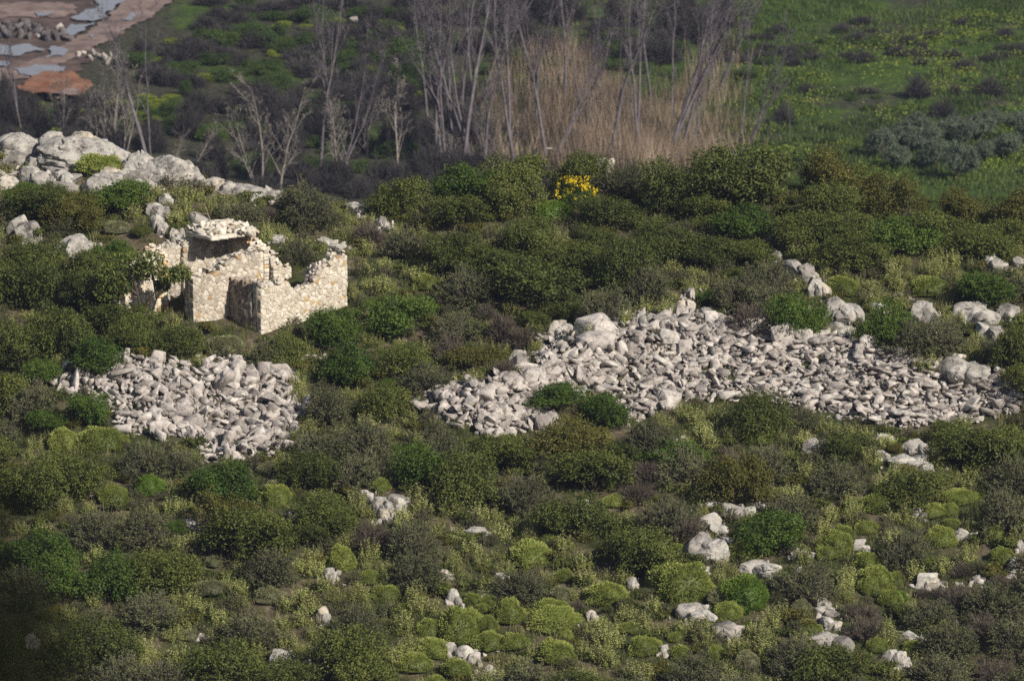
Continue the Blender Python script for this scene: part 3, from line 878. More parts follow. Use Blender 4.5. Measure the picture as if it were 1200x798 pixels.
# A: the wall of the chamber
wall('chamber_wall', -1.62, 2.25, 1.45, 2.25, 0.55, [(0, 1.58), (0.12, 1.62), (0.35, 1.80), (0.55, 2.02), (0.8, 2.10), (1, 2.08)], ruin, 14)
wall('chamber_end_wall', 1.72, 2.2, 1.72, 4.4, 0.5, [(0, 2.0), (0.3, 2.1), (1, 2.0)], ruin, 15)
wall('chamber_back_wall', -0.5, 4.45, 2.0, 4.45, 0.5, [(0, 2.0), (1, 1.9)], ruin, 16)
wall('inner_wall', 2.3, 2.1, 2.3, 3.3, 0.4, [(0, 1.25), (0.5, 1.55), (1, 1.6)], ruin, 17)
wall('rear_wall', 1.9, 3.4, 3.7, 3.4, 0.45, [(0, 1.45), (0.3, 1.3), (0.6, 0.55), (1, 0.4)], ruin, 18)
# the ochre-cornered wall further left and its doorway jamb
wall('left_wall', -3.7, 4.0, -1.98, 4.0, 0.5, [(0, 1.5), (0.2, 1.85), (0.5, 2.05), (0.8, 2.25), (1, 2.3)], ruin, 19, orange=0.04)
wall('door_jamb', -1.73, 3.75, -1.73, 4.7, 0.48, [(0, 2.25), (1, 2.2)], ruin, 20, orange=0.6, label='door jamb of larger ochre stones')
wall('porch_wall', -1.48, 4.5, -0.55, 4.5, 0.45, [(0, 2.15), (1, 1.9)], ruin, 21)
# remaining stone roof over the chamber
def roof():
    rng = np.random.default_rng(77); G = Geo()
    pr_ = uv(0.4, 3.5); zr = float(H(*pr_)) + 1.5
    while proj(np.array([pr_[0], pr_[1], zr]))[1] > 273: zr += 0.02
    for k in range(200):
        u = rng.uniform(-0.05, 1.85); v = rng.uniform(2.75, 4.6)
        if v < 3.15 + 0.15 * math.sin(u * 3) - (0.35 if u > 1.2 else 0): continue
        p = uv(u, v)
        hz = 0.28 * math.exp(-((u - 0.9) / 1.2) ** 2 - ((v - 3.9) / 0.9) ** 2)
        V, T = STONES[int(rng.integers(0, 18))]; s = rng.uniform(0.08, 0.24)
        m = np.array(stone_mat4((p[0], p[1], zr + rng.uniform(0, 1) * hz), (s * 1.2, s, s * 0.95), (rng.normal(0, .4), rng.normal(0, .4), rng.uniform(0, 6))))
        G.add(V @ m[:3, :3].T + m[:3, 3], tris=T, tone=rng.uniform(0.0, .75))
    # slabs carrying it
    for u in np.arange(0.05, 1.85, 0.40):
        p = uv(u, 3.75); V = SBV + 0.04 * rng.normal(size=SBV.shape)
        loc = V * np.array([0.2, 0.86, 0.07]); c, s_ = math.cos(AL), math.sin(AL)
        X = p[0] + loc[:, 0] * c - loc[:, 1] * s_; Y = p[1] + loc[:, 0] * s_ + loc[:, 1] * c
        G.add(np.stack([X, Y, zr - 0.1 + rng.uniform(-.02, .02) + loc[:, 2]], -1), SBQ, tone=0.5)
    o = link('roof', G.mesh('roof', [M['masonry']])); o.parent = ruin; o.matrix_parent_inverse = ruin.matrix_world.inverted()
    o['label'] = 'remaining stone slab roof heaped with rubble'
    return zr
ZR = roof()
# a dead stick leaning over the roof
def stick():
    p = uv(1.0, 4.5); z = ZR + 0.12
    G = Geo()
    a = np.array([p[0], p[1], z]); b = a + np.array([-0.28, 0.1, 0.75]); c = a + np.array([-0.62, -0.1, 0.45])
    V, Q = tube_segs([a, a + (b - a) * .45, a + (b - a) * .45], [b, c, a + np.array([.15, 0, .7])], [0.03, 0.02, 0.015], [0.012, 0.008, 0.006], 5)
    G.add(V, Q, tone=0.6)
    o = link('dead_branch', G.mesh('dead_branch', [M['deadwood']]))
    tag(o, 'grey dead forked branch sticking up from the ruin\'s rubble roof', 'branch')
stick()
RUIN_POLY = [(150,303),(160,284),(196,276),(222,270),(225,262),(260,262),(295,282),(325,296),(330,318),(355,312),(385,295),(409,290),(410,352),(385,380),(330,372),(305,394),(280,384),(258,380),(222,378),(205,354),(160,352)]
mark_poly(PROT, RUIN_POLY)

# ------------------------------------------------------------------ plants
def ever_proto(seed, n_sprig=330, per=11, leaf=0.032, lobes=15, upright=1.0, gaps=0.0, mats=('ever', 'twig'), core=True, stems=True, only=None):
    rng = np.random.default_rng(seed); G = Geo()
    Cc = []; Rr = []; ton = []
    for k in range(lobes):
        a = rng.uniform(0, 2 * math.pi); r = 0.50 * math.sqrt(rng.random()); z = rng.uniform(0.18, 0.72) * (1 - 0.45 * r)
        Cc.append((r * math.cos(a), r * math.sin(a), z * upright)); Rr.append(rng.uniform(0.16, 0.30)); ton.append(rng.random())
    Cc = np.array(Cc); Rr = np.array(Rr); ton = np.array(ton)
    k = rng.integers(0, lobes, n_sprig * 2)
    d = rnd_dirs(n_sprig * 2, rng); d[:, 2] = np.where(d[:, 2] < -0.3, -d[:, 2], d[:, 2])
    S = Cc[k] + d * Rr[k][:, None] * rng.uniform(0.80, 1.12, (n_sprig * 2, 1))
    dist = np.linalg.norm(S[:, None] - Cc[None], axis=2) / Rr[None]
    inside = (dist < 0.72).sum(1) > 0
    S = S[~inside][:n_sprig]; d = d[~inside][:n_sprig]; kk = k[~inside][:n_sprig]
    m = len(S)
    P = np.repeat(S, per, 0) + rng.normal(0, 0.040, (m * per, 3)) + np.repeat(d * np.abs(rng.normal(0, 0.05, (m, 1))), per, 0)
    N = unit(np.repeat(d, per, 0) * 0.7 + rnd_dirs(m * per, rng) * 1.0 + np.array([0, 0, 0.3]))
    tone = np.clip(0.30 * np.repeat(ton[kk], per) + 0.25 * np.repeat(rng.random(m), per) + 0.5 * rng.random(m * per), 0, 1)
    V, Q = leaf_quads(P, N, leaf * rng.uniform(0.7, 1.2, m * per), leaf * 0.5, rng)
    if only != 'stems': G.add(V, Q, tone=np.repeat(tone, 4), mat=0)
    if core and only != 'stems':    # leaves deeper inside
        n = m * 3; kk2 = rng.integers(0, lobes, n)
        P = Cc[kk2] + rnd_dirs(n, rng) * Rr[kk2][:, None] * rng.uniform(0.3, 0.8, (n, 1))
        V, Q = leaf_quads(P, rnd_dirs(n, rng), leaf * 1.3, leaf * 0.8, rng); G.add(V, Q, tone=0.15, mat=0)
    if stems and only != 'leaves':
        A = []; B = []
        for c in Cc:
            A.append((c[0] * 0.12, c[1] * 0.12, -0.05)); mid = (c[0] * 0.55, c[1] * 0.55, c[2] * 0.5); B.append(mid); A.append(mid); B.append(tuple(c))
        V, Q = tube_segs(A, B, 0.018, 0.012, 4); G.add(V, Q, tone=0.4, mat=1 if only is None else 0)
    ms = [M[mats[0]], M[mats[1]]] if only is None else ([M[mats[0]]] if only == 'leaves' else [M[mats[1]]])
    return G, ms

def grey_proto(seed, n=300, mats=('grey', 'twig'), leafn=16, tw=0.006, leaf=0.017, dome=0.62):
    """fine-twigged shrub: radiating twigs with tiny leaves towards their ends"""
    rng = np.random.default_rng(seed); G = Geo()
    a = rng.uniform(0, 2 * math.pi, n); el = np.arccos(rng.uniform(0.05, 1, n))
    lump = 1 + 0.28 * np.array([vnoise([math.cos(x) * 1.8 + 5], [math.sin(x) * 1.8 + 5], [y * 2.2], seed)[0] for x, y in zip(a, el)])
    D = np.stack([np.cos(a) * np.sin(el) * dome, np.sin(a) * np.sin(el) * dome, np.cos(el) * 0.9 + 0.06], -1) * lump[:, None]
    D *= rng.uniform(0.75, 1.08, (n, 1))
    base = np.stack([D[:, 0] * 0.15, D[:, 1] * 0.15, np.full(n, -0.03)], -1)
    mid = base + (D - base) * 0.5 + rng.normal(0, 0.03, (n, 3)) + np.array([0, 0, 0.05])
    V, Q = tube_segs(np.concatenate([base, mid]), np.concatenate([mid, D]), tw * 1.5, tw, 3)
    G.add(V, Q, tone=np.repeat(np.tile(rng.random(n), 2), 6), mat=1)
    # side twiglets
    k = rng.integers(0, n, n * 3); t = rng.uniform(0.45, 1, (n * 3, 1)); S = mid[k] * (1 - t) + D[k] * t
    E = S + unit(rnd_dirs(n * 3, rng) + unit(D[k]) * 1.0) * rng.uniform(0.05, 0.13, (n * 3, 1))
    V, Q = tube_segs(S, E, tw * 0.8, tw * 0.4, 3); G.add(V, Q, tone=np.repeat(rng.random(n * 3), 6), mat=1)
    if leafn:
        m = n * leafn; k = rng.integers(0, n * 3, m); t = rng.uniform(0.2, 1.1, (m, 1))
        P = S[k] * (1 - t) + E[k] * t + rng.normal(0, 0.012, (m, 3))
        patch = 0.5 + 0.5 * vnoise(P[:, 0] * 5, P[:, 1] * 5, P[:, 2] * 5, seed + 4)
        V, Q = leaf_quads(P, unit(rnd_dirs(m, rng) + np.array([0, 0, .5])), leaf * rng.uniform(0.7, 1.3, m), leaf * 0.55, rng)
        G.add(V, Q, tone=np.repeat(np.clip(patch * 0.45 + rng.random(m) * 0.6, 0, 1), 4), mat=0)
    return G, [M[mats[0]], M[mats[1]]]

def sage_proto(seed, n=34):
    """upright stems carrying pairs of broad pale leaves, over a leafy skirt"""
    rng = np.random.default_rng(seed); G = Geo()
    a = rng.uniform(0, 2 * math.pi, n); r = 0.42 * np.sqrt(rng.random(n))
    hgt = rng.uniform(0.45, 1.0, n) * (1 - 0.35 * r / 0.42)
    base = np.stack([r * np.cos(a) * 0.5, r * np.sin(a) * 0.5, np.full(n, -0.03)], -1)
    tip = np.stack([r * np.cos(a) * 1.25, r * np.sin(a) * 1.25, hgt], -1) + rng.normal(0, 0.03, (n, 3))
    V, Q = tube_segs(base, tip, 0.009, 0.006, 3); G.add(V, Q, tone=0.75, mat=1)
    for i in range(n):
        m = 17; t = np.linspace(0.35, 1.02, m)[:, None]
        c = base[i] * (1 - t) + tip[i] * t
        an = rng.uniform(0, 6.28) + np.arange(m) * 1.57 + rng.normal(0, 0.3, m)
        out = np.stack([np.cos(an), np.sin(an), rng.uniform(0.1, 0.7, m)], -1)
        L = 0.050 * (1.15 - 0.45 * t[:, 0]) * rng.uniform(0.8, 1.3, m)
        P = c + out * L[:, None] * 1.0
        V, Q = leaf_quads(P, unit(np.array([0, 0, 1.0]) + rnd_dirs(m, rng) * 0.6), L, L * 0.5, rng, T=out)
        G.add(V, Q, tone=np.repeat(np.clip(rng.uniform(0.25, 1.0, m), 0, 1), 4), mat=0)
    m = 520
    an = rng.uniform(0, 6.28, m); rr = 0.55 * np.sqrt(rng.random(m))
    P = np.stack([rr * np.cos(an), rr * np.sin(an), rng.uniform(0.02, 0.42, m) * (1.2 - rr)], -1)
    V, Q = leaf_quads(P, unit(rnd_dirs(m, rng) + np.array([0, 0, 0.8])), 0.035, 0.016, rng); G.add(V, Q, tone=np.repeat(rng.uniform(0, 0.55, m), 4), mat=0)
    return G, [M['sage'], M['twig']]

def cushion_proto(seed, mat='cushion', n=5200):
    """tight hemispherical cushion of short shoots"""
    rng = np.random.default_rng(seed); G = Geo()
    V, T = ico(3); V = V[:, :]; keep = V.copy()
    lump = 1 + 0.26 * fbm(V[:, 0] * 2.2, V[:, 1] * 2.2, V[:, 2] * 2.2, seed, 2)
    B = V * lump[:, None] * np.array([0.93, 0.93, 0.93]); B[:, 2] = np.maximum(B[:, 2], -0.15)
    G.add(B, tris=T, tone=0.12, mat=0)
    d = rnd_dirs(n, rng); d[:, 2] = np.abs(d[:, 2]) * np.where(rng.random(n) < 0.12, -0.15, 1)
    lump = 1 + 0.26 * fbm(d[:, 0] * 2.2, d[:, 1] * 2.2, d[:, 2] * 2.2, seed, 2) + 0.045 * vnoise(d[:, 0] * 7, d[:, 1] * 7, d[:, 2] * 7, seed + 2)
    P = d * (lump * rng.uniform(0.90, 1.06, n))[:, None]
    nrm = unit(np.cross(d, rnd_dirs(n, rng)))
    V, Q = leaf_quads(P, nrm, 0.055 * rng.uniform(0.7, 1.2, n), 0.022, rng, T=unit(d + rnd_dirs(n, rng) * 0.45))
    cl = 0.5 + 0.5 * vnoise(d[:, 0] * 6, d[:, 1] * 6, d[:, 2] * 6, seed + 9)
    G.add(V, Q, tone=np.repeat(np.clip(0.2 + 0.35 * cl + 0.45 * rng.random(n), 0, 1), 4), mat=0)
    return G, [M[mat]]

def mk(name, gm): return gm[0].mesh(name, gm[1])
PRO = {}
PRO['ever'] = [mk('evergreen_bush', ever_proto(1000 + i, 560, 13, 0.024, 15 + i)) for i in range(7)]
PRO['bright'] = [mk('leafy_bush', ever_proto(1100 + i, 520, 12, 0.027, mats=('bright', 'twig'))) for i in range(4)]
PRO['olivey'] = [mk('olive_bush', ever_proto(1200 + i, 540, 13, 0.024, mats=('olivey', 'twig'))) for i in range(4)]
PRO['grey'] = [mk('twiggy_shrub', grey_proto(1300 + i, 340, ('grey', 'greytwig'), 16, 0.005, 0.021)) for i in range(8)]
PRO['sage'] = [mk('sage_plant', sage_proto(1400 + i, 34 + 4 * i)) for i in range(8)]
PRO['dry'] = [mk('dry_shrub', grey_proto(1500 + i, 380, ('dry', 'dry'), 3, 0.006, 0.014)) for i in range(5)]
PRO['cushion'] = [mk('cushion_shrub', cushion_proto(1600 + i)) for i in range(5)]
PRO['cushion_green'] = [mk('cushion_shrub', cushion_proto(1650 + i, 'cushion_green')) for i in range(2)]
PRO['cushion_grey'] = [mk('cushion_shrub', cushion_proto(1700 + i, 'cushion_grey')) for i in range(4)]

KIND = {
 'ever': ('evergreen_bush', 'dark green evergreen bush', 'bush', 'dark evergreen bushes on the hillside'),
 'bright': ('leafy_bush', 'fresh green leafy bush', 'bush', 'fresh green bushes on the hillside'),
 'olivey': ('evergreen_bush', 'brown-tipped olive bush', 'bush', 'brown-tipped olive green bushes on the hillside'),
 'grey': ('twiggy_shrub', 'grey-green twiggy shrub', 'shrub', 'grey-green twiggy shrubs on the hillside'),
 'sage': ('sage_plant', 'pale upright-stemmed sage plant', 'plant', 'pale sage plants on the hillside'),
 'dry': ('dry_shrub', 'leafless purplish shrub', 'shrub', 'dry brown shrubs on the hillside'),
 'cushion': ('cushion_shrub', 'olive green cushion shrub', 'shrub', 'cushion-shaped shrubs on the hillside'),
 'cushion_green': ('cushion_shrub', 'bright green cushion shrub', 'shrub', 'bright green cushion shrubs on the hillside'),
 'cushion_grey': ('cushion_shrub', 'grey-green cushion shrub', 'shrub', 'grey-green cushion shrubs on the hillside'),
}
COVER = np.zeros((MASKH, MASKW), bool)
def put(kind, P, rx, h, rz=None, tiltn=True):
    nm, desc, cat, grp = KIND[kind]
    o = link(nm, random.choice(PRO[kind])); o.location = P
    s = rx / (1.0 if kind.startswith('cushion') else 0.66)
    o.scale = (s * random.uniform(0.95, 1.1), s * random.uniform(0.85, 1.05), h / (1.0 if kind.startswith('cushion') else 0.95))
    o.rotation_euler = (R(random.gauss(6, 4)), R(random.gauss(0, 5)), random.uniform(0, 6.28) if rz is None else rz)
    reg(o, desc, cat, grp, rx * h, 'hill', (P[0], P[1], P[2] + h * 0.5))
    return o

def put_box(kind, x0, y0, x1, y1, sink=0.10, cover=True):
    cx = (x0 + x1) / 2
    g = hit1(cx, y1 - sink * (y1 - y0)); t = g[1]
    if t > 235:
        t = float(crest((cx - 600) / FPX * 220)) + 1.0; g = ray(cx, y1) * t; g[2] = min(g[2], float(H(g[0], g[1])))
    # centre so that the footprint's near edge meets the lower edge of the box
    w = (x1 - x0) / 2 / FPX * t
    h = (y1 - y0) / FPX * t * (0.86 if kind.startswith('cushion') else 0.93)
    P = g.copy(); P[1] += w * 0.45; P[2] = float(H(P[0], P[1])) - 0.04 * h
    h = max(0.3 * w, h - 0.45 * w * 0.42)
    if cover: mark_ellipse(COVER, x0, y0, x1, y1, 1.0); mark_ellipse(PROT, x0, y0, x1, y1, 1.0)
    if kind.startswith('cushion'): w *= 1.16; h *= 1.05
    return put(kind, P, w, h)

CUSH = [(385,637,415,668),(437,684,467,704),(598,637,648,662),(651,666,671,682),(686,682,734,709),(760,657,800,686),(512,712,555,752),(532,711,567,745),(559,721,584,741),(577,702,614,732),(618,701,666,722),(623,712,674,739),
 (489,726,518,748),(488,749,526,770),(554,741,591,762),(586,741,618,762),(630,749,675,779),(650,736,671,748),(737,744,774,768),(726,729,751,744),(466,764,504,789),(516,772,551,795),(783,739,803,752),(766,561,794,575),
 (765,658,830,705),(836,706,868,728),(852,632,889,659),(1010,577,1044,602),(976,614,1001,636),(956,622,1001,649),(956,639,986,655),(1086,617,1121,640),(1077,591,1108,609),(1102,572,1144,592),(1157,616,1178,638),
 (998,647,1034,672),(1006,662,1048,692),(1006,676,1034,698),(1029,691,1058,712),(1040,670,1061,686),(830,756,848,775),(1016,747,1039,765),(1002,609,1028,625),(113,569,151,592),(91,498,144,527),(57,503,91,527),
 (92,178,144,208),(485,322,513,341),(969,324,1004,346),(1066,323,1109,347),(870,499,907,521),(306,566,341,592),(1104,589,1124,604),(1162,640,1190,662),(695,560,722,574),(420,668,446,684)]
CUSHG = [(841,672,901,715),(625,234,668,257),(158,556,191,580),(1044,690,1064,706)]
CUSHY = [(829,689,871,711),(227,679,264,698),(300,686,329,708),(240,391,284,416),(927,702,951,721),(864,762,889,784),(28,706,53,722),(213,736,234,750),(310,562,334,582),(120,258,152,276),(300,540,330,556),(240,650,262,664)]
for b in CUSH: put_box('cushion', *b)
for b in CUSHG: put_box('cushion_green', *b)
for b in CUSHY: put_box('cushion_grey', *b)

# bushes one can pick out in the photograph
SPEC = [('ever',808,156,945,262),('olivey',925,158,1020,235),('olivey',1010,190,1085,262),('ever',735,178,815,262),('ever',560,186,640,262),('ever',640,170,720,235),('bright',503,186,532,214),('ever',432,200,510,262),
 ('bright',1008,345,1076,413),('ever',1160,375,1225,446),('bright',596,452,692,492),('bright',455,512,526,578),('ever',300,384,362,438),('bright',355,350,425,412),('bright',100,205,176,262),('ever',12,212,96,268),
 ('ever',0,290,85,372),('ever',72,300,140,380),('bright',70,455,128,505),('ever',30,345,120,430),('ever',170,372,240,425),('ever',115,360,190,420),('ever',560,295,700,372),('ever',700,270,770,350),('ever',500,262,575,330),
 ('ever',1150,250,1215,300),('ever',1060,240,1140,300),('ever',950,240,1040,300),('olivey',1090,210,1165,262),('bright',855,592,960,660),('ever',850,452,935,520),('ever',1085,488,1180,560),('ever',960,498,1030,548),('bright',742,510,830,560),
 ('ever',20,520,110,600),('ever',230,585,340,670),('bright',20,640,110,712),('bright',95,640,178,712),('ever',440,400,520,452),('ever',415,440,480,500),('dry',560,362,615,405),('dry',500,385,560,440),('dry',846,352,912,396),('dry',610,214,650,244),('dry',20,472,52,502),
 ('dry',780,600,830,640),('dry',735,420,736,421),('olivey',520,392,600,442),('grey',740,396,741,397),('dry',590,380,640,414),('bright',680,455,740,510),('ever',545,505,640,560),('ever',640,520,745,590),('ever',470,452,500,470)]
SPEC = [s for s in SPEC if s[3] - s[1] > 5]
for k, *b in SPEC:
    mark_ellipse(COVER, *b, 0.85)
    P = None
    o = put_box(k, *b, sink=0.06, cover=False)

# the flowering broom
def broom(x0, y0, x1, y1, seed, label):
    cx = (x0 + x1) / 2; g = hit1(cx, y1); t = g[1]; w = (x1 - x0) / 2 / FPX * t; h = (y1 - y0) / FPX * t
    root = empty('broom_bush', (g[0], g[1] + 0.3, float(H(g[0], g[1] + 0.3))))
    tag(root, label, 'bush')
    s = (w / 0.66, w / 0.66, h * 1.0)
    G1, ms = ever_proto(seed, 260, 8, 0.03, mats=('bright', 'twig'))
    o = link('foliage', G1.mesh('foliage', ms), root); o.scale = s
    rng = np.random.default_rng(seed); Gf = Geo()
    V0, Q0, T0, t0, _, _ = ever_proto(seed, 260, 8, 0.03, stems=False, core=False)[0].arrays()
    Pc = V0.reshape(-1, 4, 3).mean(1); Pc = Pc[(Pc[:, 2] > 0.32)]
    sel = 0.5 + 0.5 * vnoise(Pc[:, 0] * 6, Pc[:, 1] * 6, Pc[:, 2] * 6, 5) + 0.5 * Pc[:, 2] > 0.86
    Pc = Pc[sel] * 1.05
    Pc = np.repeat(Pc, 2, 0) + rng.normal(0, 0.02, (len(Pc) * 2, 3))
    V, Q = leaf_quads(Pc, rnd_dirs(len(Pc), rng), 0.034, 0.026, rng)
    Gf.add(V, Q, tone=np.repeat(rng.random(len(Pc)), 4))
    o = link('blossom', Gf.mesh('blossom', [M['flower']]), root); o.scale = s
broom(649, 210, 697, 246, 41, 'bush covered in bright yellow blossom on the crest')
broom(744, 181, 760, 194, 42, 'small tuft of yellow blossom near the crest\'s pale rock')
mark_ellipse(PROT, 649, 206, 697, 238, 1.0); mark_ellipse(PROT, 745, 178, 760, 190, 1.0)

# small leaning tree in front of the ruin's left wall
def small_tree():
    g = hit1(172, 383); rng = np.random.default_rng(5)
    root = empty('small_tree', tuple(g))
    root.scale = (1.3, 1.3, 1.5)
    tag(root, 'small leaning broad-leaved tree in front of the ruin\'s ochre-cornered wall', 'tree')
    A = []; B = []; r0 = []; r1 = []
    stems = [((0, 0, -0.1), (0.30, -0.1, 0.75)), ((0.30, -0.1, 0.75), (0.62, -0.15, 1.15)), ((0, 0, -0.1), (-0.25, 0, 0.8)), ((-0.25, 0, 0.8), (-0.45, 0.1, 1.5)), ((0.30, -0.1, 0.75), (0.15, 0, 1.5)), ((-0.25, 0, 0.8), (-0.95, 0, 1.25)), ((0.62, -.15, 1.15), (0.95, -.1, 1.35))]
    for a, b in stems: A.append(a); B.append(b); r0.append(0.05); r1.append(0.028)
    V, Q = tube_segs(A, B, np.array(r0), np.array(r1), 6); G = Geo(); G.add(V, Q, tone=0.5)
    link('trunk', G.mesh('trunk', [M['bark_dark']]), root)
    G = Geo(); cs = [(0.95, -.1, 1.35, .28), (0.62, -.15, 1.3, .28), (0.15, 0, 1.6, .36), (-0.45, .1, 1.6, .4), (-0.95, 0, 1.3, .36), (-0.1, .2, 1.35, .3), (-.7, .1, 1.0, .3), (-1.1, 0.1, 0.9, .35), (.45, .1, 1.0, .2)]
    for c in cs:
        n = 480; d = rnd_dirs(n, rng); P = np.array(c[:3]) + d * c[3] * rng.uniform(0.5, 1.1, (n, 1)) * np.array([1.2, 1, .8])
        V, Q = leaf_quads(P, unit(rnd_dirs(n, rng) + np.array([0, 0, .5])), 0.05, 0.026, rng); G.add(V, Q, tone=np.repeat(rng.random(n), 4))
    link('crown', G.mesh('crown', [M['treeleaf']]), root)
M['treeleaf'] = leaf_mat('small_tree_leaf', [(0.035, 0.055, 0.014), (0.075, 0.105, 0.022), (0.13, 0.16, 0.035), (0.22, 0.22, 0.06)], 0.3)
small_tree()
mark_ellipse(COVER, 110, 300, 190, 350, 0.9)

# procedural fill of the hillside
def lobe(px, py, spots):
    return any(((px - a) / c) ** 2 + ((py - b) / d) ** 2 < 1 for a, b, c, d in spots)
SAGE_SPOTS = [(350,720,60,70),(480,590,70,40),(610,605,50,40),(250,740,60,55),(700,640,60,40),(370,560,60,60),(330,330,90,40),(480,320,60,50),(230,240,60,30),(400,240,40,25),(510,300,40,40),(1020,330,60,30),(1090,330,60,30),(400,500,40,40),
              (260,300,40,20),(640,350,40,20),(840,500,40,60),(560,780,60,40),(860,740,60,30),(960,580,90,30),(450,730,40,60),(150,650,60,40),(1100,560,60,30),(930,310,30,50),(1050,640,100,50),(670,760,60,40),(200,700,50,30)]
DARK_SPOTS = [(110,350,130,70),(640,320,110,60),(620,230,200,40),(980,260,200,50),(820,260,120,60),(300,620,120,60),(60,600,100,100),(120,240,120,50),(60,450,80,60),(650,500,120,60),(1120,520,110,50),(880,500,100,40),(430,440,70,60),(60,740,80,80)]
DRY_SPOTS = [(560,410,60,40),(960,340,50,30),(520,350,60,30),(750,590,50,30),(1160,760,60,40),(1000,740,40,30),(640,240,30,20),(460,640,30,30),(1130,700,60,40),(600,740,40,40)]
cnt = {'ever': 45, 'bright': 12, 'olivey': 8, 'grey': 0, 'sage': 0, 'dry': 8, 'cushion': 0, 'cushion_grey': 0}
LIM = {'ever': 260, 'bright': 140, 'olivey': 70, 'grey': 295, 'sage': 295, 'dry': 34, 'cushion': 85, 'cushion_grey': 40}
extra = []        # smaller plants past the limits: the undergrowth
def crest_py(px):
    return np.interp(px, _cpx, _cpy)
yyM, xxM = np.mgrid[0:MASKH, 0:MASKW]
N = 36000
cpx = RNG.uniform(-25, 1225, N); cpy = 178 + (830 - 178) * RNG.random(N)
ok = cpy > crest_py(cpx) - 3
cpx = cpx[ok]; cpy = cpy[ok]
HP = hit(cpx, cpy)
sizes = np.linspace(1, 0, len(cpx)) ** 1.15
for j in range(len(cpx)):
    px, py = cpx[j], cpy[j]; P = HP[j]
    if P[1] > 226: continue
    u = sizes[j]
    ppm = FPX / P[1]
    r = RNG.random()
    if lobe(px, py, SAGE_SPOTS): kind = 'sage' if r < 0.62 else ('grey' if r < 0.9 else 'ever')
    elif lobe(px, py, DARK_SPOTS): kind = 'ever' if r < 0.5 else ('bright' if r < 0.68 else ('olivey' if r < 0.74 else ('sage' if r < 0.80 else 'grey')))
    elif lobe(px, py, DRY_SPOTS): kind = 'dry' if r < 0.45 else 'grey'
    else: kind = 'grey' if r < 0.50 else ('ever' if r < 0.66 else ('sage' if r < 0.84 else ('bright' if r < 0.90 else ('olivey' if r < 0.95 else 'dry'))))
    if py > 560 and px > 420 and u < 0.45 and RNG.random() < 0.30:
        kind = 'cushion' if RNG.random() < .72 else 'cushion_grey'
        if cnt[kind] >= LIM[kind]: continue
    if py < 345 and px > 420 and kind == 'grey' and RNG.random() < 0.55: kind = 'ever'
    if kind in ('ever', 'bright', 'olivey'): rx = 0.32 + 1.05 * u; h = rx * RNG.uniform(0.95, 1.45)
    elif kind == 'grey': rx = 0.30 + 0.85 * u; h = rx * RNG.uniform(0.95, 1.3)
    elif kind.startswith('cushion'): rx = 0.26 + 0.5 * u; h = rx * RNG.uniform(.75, 1.0)
    elif kind == 'dry': rx = 0.28 + 0.55 * u; h = rx * RNG.uniform(0.9, 1.2)
    else: rx = 0.24 + 0.30 * u; h = RNG.uniform(0.50, 0.95)
    w2, h2 = rx * ppm / 2, h * ppm * 0.98 / 2 + 2
    cx, cy = px / 2, (py - h2 + 2) / 2
    x0, x1 = int(max(0, cx - w2)), int(min(MASKW, cx + w2 + 1)); y0, y1 = int(max(0, cy - h2 / 2 - 1)), int(min(MASKH, cy + h2 / 2 + 1))
    if x1 <= x0 or y1 <= y0:
        continue
    sub = ((xxM[y0:y1, x0:x1] - cx) / w2) ** 2 + ((yyM[y0:y1, x0:x1] - cy) / (h2 / 2 + 1)) ** 2 < 1
    if not sub.any(): continue
    if (PROT[y0:y1, x0:x1] & sub).sum() > (0.05 if kind != 'sage' else 0.14) * sub.sum(): continue
    newc = (sub & ~COVER[y0:y1, x0:x1]).sum() / sub.sum()
    need = 0.40 if u > 0.5 else (0.30 if u > 0.2 else 0.20)
    if kind == 'sage': need *= 0.6
    if newc < need: continue
    COVER[y0:y1, x0:x1] |= sub
    Pz = P.copy(); Pz[2] -= 0.05 * h
    if cnt[kind] < LIM[kind]:
        cnt[kind] += 1; put(kind, tuple(Pz), rx, h)
    else:
        extra.append((kind, Pz, rx, h))
print('fill', cnt, 'extra', len(extra), 'cover', COVER[100:399].mean())

# undergrowth: the remaining small plants, one mass
LOW = {}
LOW['ever'] = [ever_proto(1800 + i, 90, 8, 0.055, 8)[0] for i in range(3)]
LOW['bright'] = LOW['ever']; LOW['olivey'] = LOW['ever']
LOW['grey'] = [grey_proto(1820 + i, 90, leafn=13, tw=0.009, leaf=0.030)[0] for i in range(3)]
LOW['dry'] = [grey_proto(1830 + i, 110, leafn=2, tw=0.010, leaf=0.02)[0] for i in range(3)]
LOW['cushion'] = LOW['cushion_grey'] = LOW['grey']
LOW['sage'] = [sage_proto(1840 + i, 14)[0] for i in range(3)]
def lowmats(k): return {'ever': 0, 'bright': 1, 'olivey': 2, 'grey': 3, 'dry': 4, 'sage': 5, 'cushion': 3, 'cushion_grey': 3}[k]
LM = [M['ever'], M['bright'], M['olivey'], M['grey'], M['dry'], M['sage'], M['twig']]
G = Geo()
def add_low(kind, P, rx, h):
    V, Q, T, t, mq, mt = random.choice(LOW[kind]).arrays()
    a = random.uniform(0, 6.28); c, s = math.cos(a), math.sin(a); k = rx / 0.66
    X = (V[:, 0] * c - V[:, 1] * s) * k + P[0]; Y = (V[:, 0] * s + V[:, 1] * c) * k + P[1]; Z = V[:, 2] * h / 0.95 + P[2]
    q = np.asarray(mq); lm = lowmats(kind)
    base = G.n
    G.V.append(np.stack([X, Y, Z], -1)); G.t.append(np.clip(t * 0.8 + random.random() * 0.2, 0, 1)); G.Q.append(Q + base); G.mq.append(np.where(q == 1, 6, lm)); G.n += len(V)
for e in extra: add_low(*e)
